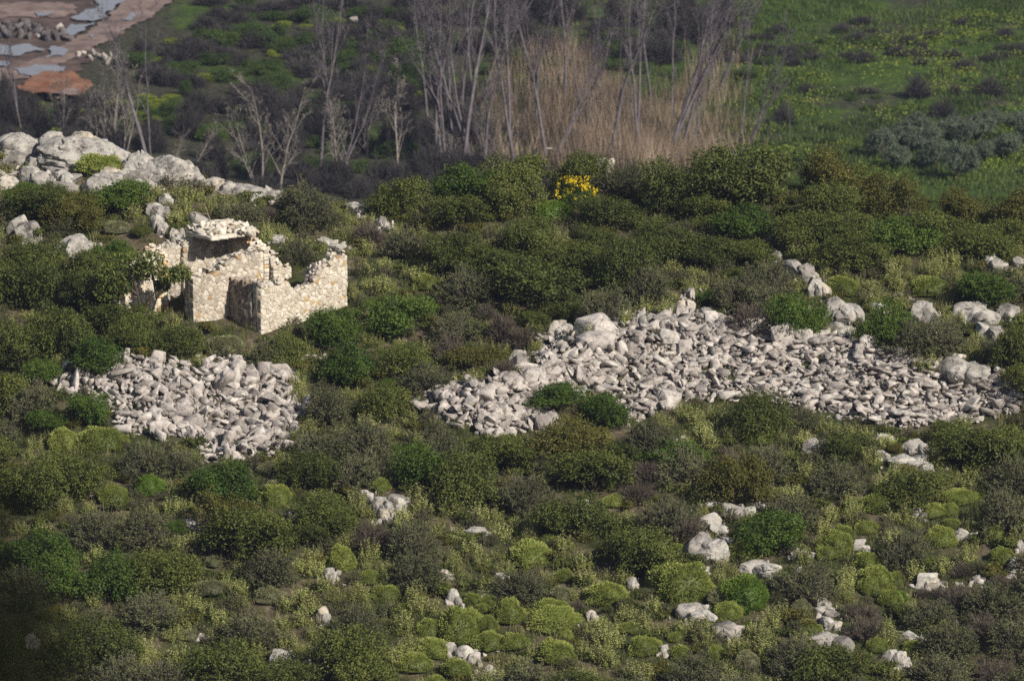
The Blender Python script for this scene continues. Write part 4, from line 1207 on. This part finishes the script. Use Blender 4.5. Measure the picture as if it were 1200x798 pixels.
# sparse low scrub everywhere else on the hill, also just outside the frame
n = 5600
X = RNG.uniform(-34, 34, n); Y = RNG.uniform(168, 226, n)
Z = H(X, Y); px, py = proj(np.stack([X, Y, Z], -1))
for j in range(n):
    ix, iy = int(px[j] / 2), int((py[j] - 4) / 2)
    inside = 0 <= ix < MASKW and 0 <= iy < MASKH
    if inside and PROT[iy, ix]: continue
    if Y[j] > crest(X[j]) + 5: continue
    kind = ['grey', 'grey', 'ever', 'sage', 'grey', 'ever', 'olivey'][int(RNG.integers(0, 7))]
    rx = RNG.uniform(0.22, 0.52) if inside else RNG.uniform(0.4, 1.0)
    if not inside and RNG.random() < 0.5: continue
    if in_poly([px[j]], [py[j]], HEAP_A)[0] or in_poly([px[j]], [py[j]], HEAP_B)[0] or in_poly([px[j]], [py[j]], RUIN_POLY)[0]: continue
    add_low(kind, (X[j], Y[j], Z[j] - 0.03), rx, rx * RNG.uniform(0.8, 1.3))
o = link('undergrowth', G.mesh('undergrowth', LM))
tag(o, 'low scrub and small plants filling the hillside between the larger bushes', 'undergrowth', kind='stuff')
# grass tufts on the hill
def blades(P, hgt, rng, w=0.008, lean=0.35):
    n = len(P); d = rnd_dirs(n, rng); d[:, 2] = 0; tip = P + d * (hgt * lean)[:, None] + np.stack([np.zeros(n), np.zeros(n), hgt], -1)
    s = unit(np.cross(tip - P, rnd_dirs(n, rng))) * w
    V = np.stack([P - s, P + s, tip], 1).reshape(-1, 3)
    return V, np.arange(n * 3).reshape(n, 3)
n = 8000; X = RNG.uniform(-22, 22, n); Y = RNG.uniform(172, 224, n)
Z = H(X, Y); px, py = proj(np.stack([X, Y, Z], -1))
inh = in_poly(px, py, HEAP_A) | in_poly(px, py, HEAP_B)
X, Y, Z = X[~inh], Y[~inh], Z[~inh]
P = np.repeat(np.stack([X, Y, Z], -1), 22, 0); P[:, :2] += RNG.normal(0, 0.09, (len(P), 2))
tn = np.repeat(RNG.random(len(X)), 22)
V, T = blades(P, RNG.uniform(0.10, 0.40, len(P)), RNG, 0.011)
G = Geo(); G.add(V, tris=T, tone=np.repeat(np.clip(tn * 0.8 + RNG.random(len(P)) * 0.25, 0, 1), 3))
o = link('grass', G.mesh('grass', [M['grass']])); tag(o, 'short green and straw-coloured grass between the shrubs', 'grass', kind='stuff')

# ------------------------------------------------------------------ the valley
def sheet(name, poly, lift, mat, step=1.5, bump=0.0, seed=0, rag=4.0, kind='structure'):
    xs_ = np.arange(min(p[0] for p in poly) - rag, max(p[0] for p in poly) + rag, step)
    ys_ = np.arange(min(p[1] for p in poly) - rag, max(p[1] for p in poly) + rag, step * 0.25)
    gx, gy = np.meshgrid(xs_, ys_)
    jx = gx + rag * 2.2 * fbm(gx / 14, gy / 6, seed=seed + 1, octs=3); jy = gy + rag * 1.0 * fbm(gx / 14, gy / 6, seed=seed + 2, octs=3)
    ins = in_poly(jx, jy, poly)
    P = hit(gx.ravel(), gy.ravel(), y0=300, y1=640).reshape(gx.shape + (3,))
    P[..., 2] += lift
    if bump: P[..., 2] += bump * np.clip(fbm(P[..., 0] / 2.5, P[..., 1] / 2.5, seed=seed, octs=3) + 0.6, 0, None)
    ny, nx = gx.shape; idx = np.arange(nx * ny).reshape(ny, nx)
    c = ins[:-1, :-1] & ins[1:, :-1] & ins[:-1, 1:] & ins[1:, 1:]
    Q = np.stack([idx[:-1, :-1][c], idx[1:, :-1][c], idx[1:, 1:][c], idx[:-1, 1:][c]], 1)
    used = np.unique(Q); remap = np.full(nx * ny, -1); remap[used] = np.arange(len(used))
    o = link(name, mesh_from(name, P.reshape(-1, 3)[used], remap[Q], mats=[mat], smooth=True))
    tag(o, kind=kind)
    return o
sheet('muddy_yard', [(-170, -10), (118, -10), (112, 20), (90, 50), (120, 62), (70, 100), (40, 118), (-170, 120)], 0.10, M['mud'], seed=10)
sheet('dirt_road', [(150, -14), (222, -14), (206, 4), (150, 36), (110, 60), (78, 76), (30, 96), (-170, 112), (-170, 92), (20, 80), (70, 58), (110, 36), (135, 16)], 0.18, M['dirt'], seed=20)
sheet('dirt_verge', [(-170, 2), (90, 6), (92, 20), (60, 24), (-170, 22)], 0.16, M['dirt'], seed=22)
PUD = [[(96,-10),(150,-10),(140,12),(122,24),(100,30),(84,26),(104,16),(118,8)],[(-170,58),(40,56),(56,62),(30,68),(-170,70)],[(60,58),(84,62),(76,70),(56,70)],[(84,34),(112,31),(100,42),(82,46),(74,40)],[(20,84),(60,80),(78,84),(60,92),(26,94)],[(-170,74),(18,76),(8,82),(-170,82)],[(150,20),(162,19),(156,27),(146,28)],[(104,46),(118,44),(112,50)],[(40,20),(62,18),(56,25)]]
for i, p in enumerate(PUD): sheet('puddle', p, 0.24, M['water'], 1.0, seed=40 + i, rag=4.0)
sheet('red_earth_bank', [(26, 100), (50, 92), (88, 92), (104, 100), (112, 110), (90, 122), (40, 122), (20, 112)], 0.2, M['red_earth'], 2.0, 0.5, 60, 3.0)
sheet('red_earth_bank', [(-170, 112), (20, 110), (24, 126), (-170, 128)], 0.2, M['mud'], 2.0, 0.6, 62, 3.0)
sheet('dirt_verge', [(60, 118), (92, 112), (96, 120), (66, 124)], 0.3, M['dirt'], 2.0, 0.3, 64, 2.0)

def valley_P(px, py): return hit1(px, py, y0=290, y1=640, step=1.0)
# dark heap of rocks and scattered white ones beside the track
rng = np.random.default_rng(3)
for k in range(70):
    px = rng.uniform(-10, 80); py = 50 - 18 * (1 - ((px - 25) / 60) ** 2) * rng.random()
    P = valley_P(px, py); pr = int(rng.integers(0, 18)); s = rng.uniform(0.14, 0.48)
    o = link('dumped_rock', rock_me[pr] if 'rock_me' in globals() else mesh_from('valley_stone', *STONES[pr][:1], tris=STONES[pr][1], tone=np.full(len(STONES[pr][0]), .5), mats=[M['valley_rock']]))
    o.location = P + np.array([0, 0, 0.3]); o.scale = (s * 1.3, s, s); o.rotation_euler = tuple(rng.uniform(0, 6, 3))
    reg(o, 'dark grey dumped rock', 'rock', 'dark rocks dumped beside the dirt track', s, 'rocks')
wh = [(92,68),(98,66),(104,70),(110,66),(117,69),(123,71),(130,68),(137,72),(143,70),(150,74),(107,74),(128,76),(70,36),(44,46)]
for k, (px, py) in enumerate(wh):
    P = valley_P(px, py); pr = int(rng.integers(0, 18)); s = rng.uniform(0.16, 0.34)
    o = link('pale_rock', stone_me[pr]); o.location = P + np.array([0, 0, 0.25]); o.scale = (s * 1.3, s, s); o.rotation_euler = tuple(rng.uniform(0, 6, 3))
    reg(o, 'small pale rock', 'rock', 'pale rocks scattered by the dirt track', s, 'valley')
P = valley_P(413, 28); o = link('pale_rock', stone_me[4]); o.location = P + np.array([0, 0, .3]); o.scale = (.42, .35, .42)
tag(o, 'single white rock high on the slope beyond the bare trees', 'rock')
# grey boulders on the valley floor just past the crest
for k, (px, py, s) in enumerate([(329, 212, 0.85), (344, 212, 0.9), (357, 211, 0.8)]):
    P = valley_P(px, py); V, T = boulder(900 + k); V = V * np.array([s * .62, s * .6, s * .75])
    me = mesh_from('boulder', V, tris=T, tone=np.full(len(V), .3), mats=[M['valley_rock']]); set_rough_smooth(me)
    o = link('grey_boulder', me); o.location = P + np.array([0, 0, s * .3])
    tag(o, ['first of three grey boulders under the bare trees, nearest the dark trunk', 'middle one of three grey boulders under the bare trees', 'grey boulder east of two others under the bare trees'][k], 'boulder', 'three grey boulders under the bare trees')
# blue tarpaulin bundle behind the ridge boulder
def tarp():
    P = valley_P(131, 178); V, T = ICO4; V = V * (1 + 0.25 * fbm(V[:, 0] * 2, V[:, 1] * 2, V[:, 2] * 2, 4, 3))[:, None] * np.array([0.75, 0.5, 0.28])
    me = mesh_from('tarpaulin', V, tris=T, mats=[M['blue_tarp']], smooth=True)
    o = link('tarpaulin', me); o.location = P + np.array([0, 0, .15]); tag(o, 'crumpled blue tarpaulin half hidden behind the ridge boulder', 'tarpaulin')
tarp()
# low white gate bar between the trunks
def barrier():
    P = valley_P(641, 184)
    root = empty('barrier', tuple(P)); tag(root, 'low white rail on posts standing between the bare trunks', 'barrier')
    V, Q = tube_segs([(-0.38, 0, .55)], [(0.38, 0, .55)], .05, .05, 6); G = Geo(); G.add(V, Q); link('rail', G.mesh('rail', [M['white_paint']]), root)
    for x in (-.32, .32):
        V, Q = tube_segs([(x, 0, -.1)], [(x, 0, .5)], .035, .035, 6); G = Geo(); G.add(V, Q); link('post', G.mesh('post', [M['bark_grey']]), root)
barrier()

# bare trees
def bare_tree(seed, h=12.0, stems=1, spread=0.5, start=0.30, fine=1.0):
    rng = np.random.default_rng(seed)
    seg = {0: ([], [], [], []), 1: ([], [], [], [])}
    def add(k, a, b, r0, r1): s = seg[k]; s[0].append(a); s[1].append(b); s[2].append(r0); s[3].append(r1)
    def grow(p, d, L, r, lev):
        n = max(3, int(6 - lev)) if lev else 11
        for i in range(n):
            t0, t1 = i / n, (i + 1) / n
            d = unit(d + rng.normal(0, 0.055 + 0.07 * lev, 3) + np.array([0, 0, 0.05 if lev else 0.02]))
            q = p + d * L / n
            ra = r * (1 - 0.8 * t0); rb = r * (1 - 0.8 * t1)
            add(0 if lev == 0 else 1, p, q, ra, rb)
            if lev < 3 and t1 > (start if lev == 0 else 0.2):
                for _ in range(int(rng.integers(0, 3)) if lev == 1 else (int(rng.integers(1, 3)))):
                    a = rng.uniform(0, 6.28); side = np.array([math.cos(a), math.sin(a), 0])
                    dd = unit(d * rng.uniform(0.8, 1.2) + side * rng.uniform(0.5, 1.1) * (spread + 0.30 * lev))
                    grow(q, dd, L * (0.42 if lev == 0 else 0.5) * rng.uniform(0.6, 1.1) * (1 - 0.45 * t1), rb * rng.uniform(0.4, 0.6), lev + 1)
            p = q
    for s in range(stems):
        a = rng.uniform(0, 6.28); ln = 0.0 if stems == 1 else rng.uniform(0.12, 0.30)
        grow(np.array([0.12 * math.cos(a), 0.12 * math.sin(a), -0.3]), unit(np.array([math.cos(a) * ln, math.sin(a) * ln, 1.0])), h * rng.uniform(0.85, 1.0), h * 0.0118 / (1 if stems == 1 else 1.25), 0)
    out = []
    for k, sides in ((0, 6), (1, 3)):
        s = seg[k]; mn = 0.011 * fine
        V, Q = tube_segs(np.array(s[0]), np.array(s[1]), np.maximum(s[2], mn), np.maximum(s[3], mn), sides)
        G = Geo(); G.add(V, Q, tone=0.5); out.append(G)
    return out
def tree_proto(name, seed, bark, **k):
    a, b = bare_tree(seed, **k)
    root = empty(name); t = link('trunk', a.mesh('trunk', [M[bark]]), root); c = link('crown', b.mesh('crown', [M[bark]]), root)
    return root
TALL = [dict(h=13, stems=1, spread=.35, start=.35), dict(h=13, stems=2, spread=.35, start=.3), dict(h=12, stems=1, spread=.45, start=.25), dict(h=13, stems=3, spread=.3, start=.3), dict(h=12.5, stems=2, spread=.3, start=.4)]
tall_p = [tree_proto('bare_tree', 2000 + i, 'bark_grey', **TALL[i]) for i in range(5)]
pale_p = [tree_proto('bare_tree', 2100 + i, 'bark_white', h=6.0, stems=1 + i % 2, spread=.85, start=.15, fine=.8) for i in range(5)]
used_p = set()
def put_tree(pl, k, px, base, top, lean, desc, group):
    P = valley_P(px, base); h = (base - top) / FPX * P[1] * 1.02
    src = pl[k % len(pl)]
    o = src if id(src) not in used_p else copy_tree(src)
    used_p.add(id(src))
    h0 = 6.0 if pl is pale_p else 12.6
    s = h / h0
    o.location = P; o.scale = (s * .9, s * .9, s); o.rotation_euler = (0, R(lean), random.uniform(0, 6.28)) if False else Euler((0, R(lean), 0)).to_matrix().to_4x4().to_euler()
    o.rotation_euler.rotate(Euler((0, 0, 0)))
    m = Matrix.Rotation(R(lean), 4, 'Y') @ Matrix.Rotation(random.uniform(0, 6.28), 4, 'Z')
    o.rotation_euler = m.to_euler()
    reg(o, desc, 'tree', group, h, 'valley', (P[0], P[1], P[2] + h * .3))
TREES = [ # px, base y, top y, lean deg
 (375,212,-20,1),(395,210,50,2),(510,196,-40,0),(522,196,-30,3),(533,198,-20,-3),(545,200,-60,6),(556,196,-30,2),(568,194,10,2),(572,196,110,0),(605,192,-70,2),(640,184,-20,-6),(650,184,30,10),(715,186,-60,8),(690,150,20,2),
 (752,182,-50,5),(742,150,60,-3),(783,176,-60,3),(800,172,-60,12),(790,150,-20,4),(815,175,60,10),(868,165,50,8),(876,170,30,6),(880,160,90,20),(175,190,10,-1),(25,150,30,-2),(500,150,-20,-4),(480,190,60,-5),(540,150,-40,0),(560,130,-40,5),
 (600,120,-40,-2),(660,120,-60,2),(385,160,-30,-2),(628,150,-40,-1),(840,110,-40,4),(765,130,-50,-4),(925,160,110,4)]
for k, (px, b, t, l) in enumerate(TREES): put_tree(tall_p, k, px, b, t, l, 'tall grey bare tree', 'tall bare trees in the valley')
PALE = [(308,222,95,-6),(300,216,120,-14),(326,222,75,2),(345,208,150,3),(398,214,95,3),(465,208,80,2),(128,182,62,0),(122,180,80,-1),(146,178,85,2),(72,168,70,-2),(100,172,110,6),(112,175,100,-14),(78,166,120,-12),(205,196,150,24),(225,200,130,30),(430,200,110,8),(410,205,120,-8),(538,205,120,-10),(572,198,130,1),(880,168,120,8),(60,150,100,0)]
for k, (px, b, t, l) in enumerate(PALE): put_tree(pale_p, k, px, b, t, l, 'slender pale bare tree', 'slender pale bare trees in the valley')

# reeds
n = 36000
px = RNG.uniform(530, 900, n); py = RNG.uniform(40, 205, n)
den = 0.5 + 0.5 * fbm(px / 40, py / 25, seed=8, octs=3)
edge = np.clip((px - 530 - 40 * vnoise(py / 12, px * 0, seed=3)) / 130, 0, 1) * np.clip((878 + 26 * vnoise(py / 9, px * 0, seed=4) - px) / 70, 0, 1) * np.clip((py - (75 + 35 * np.sin(px / 37.0))) / 22, 0.0, 1)
k = (RNG.random(n) < edge * np.clip(den * 1.9 - 0.25, 0.05, 1))
px, py = px[k], py[k]
P = hit(px, py, y0=290, y1=640, step=1.0)
V, T = blades(P, RNG.uniform(0.9, 3.0, len(P)) * (0.75 + 0.5 * vnoise(P[:, 0] / 4, P[:, 1] / 4, seed=77)), RNG, 0.020, 0.34)
G = Geo(); tn = np.clip(0.5 + 0.5 * vnoise(P[:, 0] / 3, P[:, 1] / 3, seed=6) + RNG.normal(0, .2, len(P)), 0, 1)
G.add(V, tris=T, tone=np.repeat(tn, 3))
o = link('reeds', G.mesh('reeds', [M['straw']])); tag(o, 'tall straw-coloured dry reeds behind the bare trees', 'reeds', kind='stuff')

# valley bushes
def put_valley(kind, px, py, wpx, hpx, desc, cat, group, mat=None, name=None):
    P = valley_P(px, py); w = wpx / 2 / FPX * P[1]; h = hpx / FPX * P[1]
    o = link(name or KIND[kind][0], random.choice(PRO[kind])); o.location = P - np.array([0, 0, .05 * h])
    o.scale = (w / .66, w / .66 * random.uniform(.8, 1.1), h / .95); o.rotation_euler = (0, 0, random.uniform(0, 6.28))
    if mat:
        for i, sl in enumerate(o.material_slots):
            if i == 0 or kind == 'dry': sl.link = 'OBJECT'; sl.material = M[mat]
    reg(o, desc, cat, group, w * h, 'valley')
    return o
random.seed(21)
def rnd(a, b): return random.uniform(a, b)
GB = 'green bushes in the valley'; BB = 'bare brushwood bushes in the valley'
for _ in range(130):
    px = rnd(150, 520); py = rnd(10, 205)
    if px < 240 and py < 60 - (px - 150) * .3: continue
    if py > 110 and random.random() < .6: continue
    put_valley('ever', px, py, rnd(20, 62), rnd(10, 25), 'dark green bush', 'bush', GB, 'valley_green', 'valley_bush')
for (px, py, w, h) in [(470,75,58,34),(440,60,50,30),(485,100,50,30),(455,95,40,22),(250,75,40,16),(330,62,36,14),(160,130,40,18),(60,140,44,16),(150,150,44,18)]:
    put_valley('bright', px, py, w, h, 'fresh green valley bush', 'bush', GB, 'valley_green', 'valley_bush')
for _ in range(80):
    px, py = rnd(170, 520), rnd(20, 140)
    if random.random() < .4: px, py = rnd(40, 200), rnd(115, 160)
    put_valley('ever', px, py, rnd(10, 26), rnd(5, 10), 'low yellow-green bush', 'bush', GB, 'yellow_weed', 'valley_bush')
for _ in range(140):
    px = rnd(-10, 640); py = rnd(125, 232) if px > 220 else rnd(120, 200)
    if px < 300 and random.random() < .2: continue
    if px > 560 and py < 170: continue
    put_valley('dry', px, py, rnd(20, 58), rnd(14, 46), 'bare purplish bush', 'bush', BB, 'brush', 'brushwood_bush')
for _ in range(85):
    px = rnd(150, 520); py = rnd(4, 135)
    if px < 235 and py < 70 - (px - 150) * .4: continue
    put_valley('dry', px, py, rnd(26, 70), rnd(10, 26), 'bare purplish bush', 'bush', BB, 'brush', 'brushwood_bush')
for _ in range(60):
    px = rnd(380, 860); py = rnd(6, 80)
    put_valley('dry', px, py, rnd(24, 60), rnd(18, 42), 'bare purplish bush', 'bush', BB, 'brush', 'brushwood_bush')
for _ in range(20):
    px = rnd(560, 880); py = rnd(30, 95)
    put_valley('ever', px, py, rnd(20, 50), rnd(10, 22), 'dark green bush', 'bush', GB, 'valley_green', 'valley_bush')
for _ in range(50):
    px = rnd(860, 1210); py = random.choice([rnd(20, 120), rnd(60, 75), rnd(30, 60)])
    put_valley('dry', px, py, rnd(20, 50), rnd(5, 13), 'low brown bush', 'bush', 'brown bushes on the green field', 'brush', 'brushwood_bush')
for (px, py, w, h) in [(1075,115,38,32),(918,145,34,26),(1105,140,40,24),(1160,112,40,26)]:
    put_valley('dry', px, py, w, h, 'tall brown bush', 'bush', 'brown bushes on the green field', 'brush', 'brushwood_bush')
for _ in range(46):
    px = rnd(880, 1210); py = rnd(30, 210)
    put_valley('ever', px, py, rnd(14, 34), rnd(4, 9), 'low dark green bush', 'bush', GB, 'valley_green', 'valley_bush')
# yellow-flowering weeds on the field: uncountable
n = 1100; cxs = RNG.uniform(850, 1215, n); cys = 10 + 205 * RNG.random(n) ** 1.1
keepn = fbm(cxs / 40, cys / 12, seed=66, octs=2) > 0.16; cxs, cys = cxs[keepn], cys[keepn]
P = hit(cxs, cys, y0=290, y1=640, step=1.0)
m = 34; PP = np.repeat(P, m, 0) + np.stack([RNG.normal(0, .85, len(P) * m), RNG.normal(0, .5, len(P) * m), RNG.uniform(.05, .5, len(P) * m)], -1)
V, Q = leaf_quads(PP, unit(rnd_dirs(len(PP), RNG) + np.array([0, 0, 1])), 0.07, 0.045, RNG)
G = Geo(); G.add(V, Q, tone=np.repeat(RNG.random(len(PP)), 4))
o = link('yellow_weeds', G.mesh('yellow_weeds', [M['yellow_weed']])); tag(o, 'patches of yellow-flowering weeds across the green field', 'weeds', kind='stuff')
# meadow grass, longer clumps
n = 9000; cxs = RNG.uniform(560, 1215, n); cys = RNG.uniform(-10, 240, n)
k = ((cxs > 850) | (RNG.random(n) < .25)) & (fbm(cxs / 70, cys / 16, seed=91, octs=3) > -0.14); cxs, cys = cxs[k], cys[k]
P = hit(cxs, cys, y0=290, y1=640, step=1.0)
PP = np.repeat(P, 9, 0) + np.stack([RNG.normal(0, .3, len(P) * 9), RNG.normal(0, .3, len(P) * 9), np.zeros(len(P) * 9)], -1)
V, T = blades(PP, RNG.uniform(.15, .5, len(PP)), RNG, 0.05, .5)
G = Geo(); tn = 0.5 + 0.5 * fbm(PP[:, 0] / 5, PP[:, 1] / 5, seed=12, octs=2)
G.add(V, tris=T, tone=np.repeat(np.clip(tn + RNG.normal(0, .15, len(PP)), 0, 1), 3))
o = link('meadow_grass', G.mesh('meadow_grass', [M['meadow']])); tag(o, 'long green grass of the field beyond the valley', 'grass', kind='stuff')

# olive trees
def olive_proto(seed):
    rng = np.random.default_rng(seed); root = empty('olive_tree')
    G, ms = ever_proto(seed, 420, 10, 0.036, 16, mats=('olive', 'bark_dark'), only='leaves')
    V = G.V; 
    c = link('crown', G.mesh('crown', ms), root); c.location = (0, 0, .18)
    A = [(0, 0, -.05), (.02, 0, .2), (.02, 0, .2), (.02, 0, .2)]; B = [(.02, 0, .2), (.25, .1, .6), (-.22, .1, .6), (0, -.2, .65)]
    V, Q = tube_segs(A, B, np.array([.05, .035, .035, .03]), np.array([.04, .015, .015, .015]), 6); G = Geo(); G.add(V, Q)
    link('trunk', G.mesh('trunk', [M['bark_dark']]), root)
    return root
ol = [olive_proto(3000 + i) for i in range(3)]; used_o = set()
for k, (px, b, w, h) in enumerate([(1033,186,40,36),(1062,172,36,30),(1080,178,38,34),(1098,200,44,38),(1122,212,46,46),(1105,165,34,28),(1135,172,36,30),(1152,166,40,34),(1178,186,40,36),(1198,170,40,36),(1050,200,36,30),(1088,158,30,22),(1120,156,30,22),(1165,148,34,20),(1195,148,34,20),(1150,190,30,26),(1075,150,28,18)]):
    P = valley_P(px, b); src = ol[k % 3]; o = src if k < 3 else copy_tree(src)
    o.location = P; o.scale = (w / 2 / FPX * P[1] / .66,) * 2 + (h / FPX * P[1] / 1.1,); o.rotation_euler = (0, 0, rnd(0, 6.28))
    reg(o, 'grey-green olive tree', 'olive tree', 'olive trees on the green field', w * h, 'olive')

# ------------------------------------------------------------------ out-of-focus shrub close to the camera
def near_shrub():
    y = 13.0; x = -1.22; z0 = float(H(x, y)); rng = np.random.default_rng(9)
    root = empty('dark_shrub', (x, y, z0)); tag(root, 'blurred dark leafy shrub rising at the bottom left corner', 'shrub')
    top = y * float(ray(0, 575)[2]) - z0
    A = [(0, 0, -.1), (-.05, 0, top * .5), (-.05, 0, top * .5)]; B = [(-.05, 0, top * .5), (.02, 0, top * .97), (.12, .1, top * .9)]
    V, Q = tube_segs(A, B, np.array([.04, .02, .015]), np.array([.02, .006, .005]), 6); G = Geo(); G.add(V, Q, tone=.2)
    link('stem', G.mesh('stem', [M['bark_dark']]), root)
    G = Geo()
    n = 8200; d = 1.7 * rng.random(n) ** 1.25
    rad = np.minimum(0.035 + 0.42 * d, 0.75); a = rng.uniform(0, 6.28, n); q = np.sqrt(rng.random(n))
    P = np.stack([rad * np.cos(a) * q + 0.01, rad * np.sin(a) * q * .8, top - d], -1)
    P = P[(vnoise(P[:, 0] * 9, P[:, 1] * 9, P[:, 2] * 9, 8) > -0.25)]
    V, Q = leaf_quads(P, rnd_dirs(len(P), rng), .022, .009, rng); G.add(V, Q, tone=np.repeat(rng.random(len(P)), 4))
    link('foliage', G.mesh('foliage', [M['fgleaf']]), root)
near_shrub()

# ------------------------------------------------------------------ haze
def haze():
    me = bpy.data.meshes.new('haze'); bm = bmesh.new(); bmesh.ops.create_cube(bm, size=1.0)
    x = 460.0; y0, y1 = -150.0, 1500.0; z0 = float(V_all_min) - 2.0; z1 = float(V_all_max) + 25.0
    for v in bm.verts:
        v.co = (v.co.x * 2 * 760, (y0 + y1) / 2 + v.co.y * (y1 - y0), (z0 + z1) / 2 + v.co.z * (z1 - z0))
    bm.to_mesh(me); bm.free()
    m, nt, out = newmat('haze'); pv = nt.nodes.new('ShaderNodeVolumePrincipled')
    pv.inputs['Color'].default_value = (0.56, 0.62, 1.0, 1); pv.inputs['Density'].default_value = HAZE_DENSITY; pv.inputs['Anisotropy'].default_value = 0.2
    nt.links.new(pv.outputs[0], out.inputs['Volume'])
    me.materials.append(m)
    o = link('haze', me); tag(o, 'thin bluish haze over the valley', 'haze', kind='stuff')
_gz = ZZ
V_all_min, V_all_max = float(_gz.min()), float(max(_gz.max(), 2.0))
print('ground x', xs.min(), xs.max(), 'y', ys.min(), ys.max(), 'z', V_all_min, V_all_max)
if HAZE_DENSITY > 0: haze()

# ------------------------------------------------------------------ labels that single each thing out
HZ = [(60,215,'among the ridge boulders'),(60,300,'uphill west of the ruin'),(50,390,'downhill west of the ruin'),(190,395,'at the ruin\'s foot'),(330,260,'behind the ruin'),(200,250,'between ridge boulders and ruin'),(25,470,'west of the smaller heap'),(130,560,'just below the smaller heap'),(280,580,'below the smaller heap\'s tip'),
 (30,600,'on the western edge mid-slope'),(400,440,'between the two rubble heaps'),(450,370,'just east of the ruin'),(480,250,'on the crest west of the broom'),(590,300,'downhill west of the broom'),(700,310,'downhill from the yellow broom'),(670,210,'beside the yellow broom'),(780,210,'on the crest east of the broom'),
 (870,225,'by the crest\'s tallest bush'),(800,320,'above the long heap\'s crest'),(900,330,'around the slanting rock rib'),(1000,300,'east of the slanting rock rib'),(1130,260,'on the crest\'s eastern end'),(1080,370,'above the long heap\'s eastern end'),(1180,400,'beyond the long heap\'s eastern tail'),(400,540,'downhill between the two heaps'),
 (540,560,'below the long heap\'s western tip'),(650,540,'below the long heap\'s tongue'),(770,530,'below the long heap\'s middle'),(900,530,'below the heap\'s stacked face'),(1060,550,'below the long heap\'s eastern end'),(1170,560,'on the eastern edge mid-slope'),(60,700,'near the blurred shrub'),(160,640,'west of the lone tan rock'),
 (260,640,'beside the lone tan rock'),(260,750,'on the bottom edge, western part'),(380,660,'among the lower western sage'),(370,770,'under the sage, bottom edge'),(470,620,'around the small white rock cluster'),(470,710,'west of the cushion colony'),(560,730,'inside the cushion colony'),(640,640,'above the cushion colony'),
 (620,780,'under the cushions, bottom edge'),(720,730,'east of the cushion colony'),(730,620,'west of the pale boulder chain'),(840,600,'along the pale boulder chain'),(870,690,'around the brightest green cushion'),(850,770,'on the bottom edge, eastern centre'),(960,620,'east of the pale boulder chain'),(1010,690,'along the eastern cushion row'),
 (980,750,'around the lowest cracked outcrop'),(1120,620,'on the lower eastern slope'),(1100,690,'below the eastern cushion row'),(1170,700,'on the eastern edge, lower slope'),(1130,770,'in the lowest eastern corner')]
VZ = [(40,40,'beside the puddled dirt track'),(40,140,'below the red earth bank'),(140,90,'just east of the red earth'),(140,160,'behind the ridge\'s highest boulder'),(230,60,'on the slope east of the track'),(230,170,'behind the ridge\'s eastern rocks'),(300,110,'uphill of the pale slender trees'),(320,190,'beside the three grey boulders'),(330,40,'high on the slope left of centre'),
 (400,90,'around the tall trunk by the boulders'),(410,190,'past the crest behind the ruin'),(460,60,'around the bright green bush'),(480,150,'west of the dense thicket'),(540,60,'in the upper dense thicket'),(540,170,'at the foot of the thicket'),(620,40,'above the reeds\' western edge'),(620,160,'at the reeds\' western edge'),(700,40,'above the tan reeds'),
 (700,150,'in front of the tan reeds'),(790,50,'above the reeds\' eastern half'),(790,150,'in front of the eastern reeds'),(870,140,'at the reeds\' eastern end'),(900,40,'high beside the reeds on grass'),(980,50,'high on the field\'s western half'),(980,140,'low on the field\'s western half'),(1090,40,'high on the field above the olives'),(1090,110,'on the field just above the olives'),
 (1180,60,'high on the field\'s eastern edge'),(1180,130,'on the field\'s eastern edge near olives'),(1110,190,'among the olive trees')]
OZ = [(1050,175,'in the western part of the grove'),(1115,165,'in the middle of the grove'),(1115,205,'in the front row of the grove'),(1180,160,'in the eastern part of the grove')]
RZ = [(0,40,'at the puddle pile\'s thick end'),(30,40,'in the puddle pile\'s middle'),(65,45,'at the puddle pile\'s tapering end')]
ZONES = {'hill': HZ, 'valley': VZ, 'heapA': HZA, 'heapB': HZB, 'olive': OZ, 'rocks': RZ}
ORD = ['first', 'second', 'third', 'fourth', 'fifth', 'sixth', 'seventh', 'eighth', 'ninth', 'tenth', 'eleventh', 'twelfth', 'thirteenth', 'fourteenth', 'fifteenth', 'sixteenth', 'seventeenth', 'eighteenth', 'nineteenth', 'twentieth']
buck = {}
for r in REG:
    z = ZONES[r[7]]; d = [(r[4] - a) ** 2 + ((r[5] - b) * 1.3) ** 2 for a, b, _ in z]
    buck.setdefault((r[1], z[int(np.argmin(d))][2]), []).append(r)
for (desc, zone), L in buck.items():
    L.sort(key=lambda r: -r[6])
    n = len(L)
    if n <= 3: cls = [('', L)] if n == 1 else [(w, [r]) for w, r in zip((['larger', 'smaller'] if n == 2 else ['largest', 'mid-sized', 'smallest']), L)]
    else:
        a = max(1, n // 3); b = max(a + 1, (2 * n) // 3)
        cls = [('large', L[:a]), ('mid-sized', L[a:b]), ('small', L[b:])]
    for w, LL in cls:
        LL.sort(key=lambda r: r[4])
        for i, r in enumerate(LL):
            o = r[0]
            if len(LL) == 1: lab = f'{w} {desc} {zone}'
            elif len(LL) == 2: lab = f'{w} {desc} {zone}, ' + ('left one' if i == 0 else 'right one')
            else: lab = f'{w} {desc} {zone}, ' + (f'{ORD[i]} from the left' if i < len(ORD) else 'one of many')
            lab = lab.strip()
            if len(lab.split()) > 16: lab = lab.replace('in the middle of ', 'amid ').replace(' from the left', ' from left').replace('pale grey ', 'grey ')
            if len(lab.split()) > 16: pass
            tag(o, lab, r[2], r[3])
print('registered', len(REG), 'objects', len(bpy.data.objects))
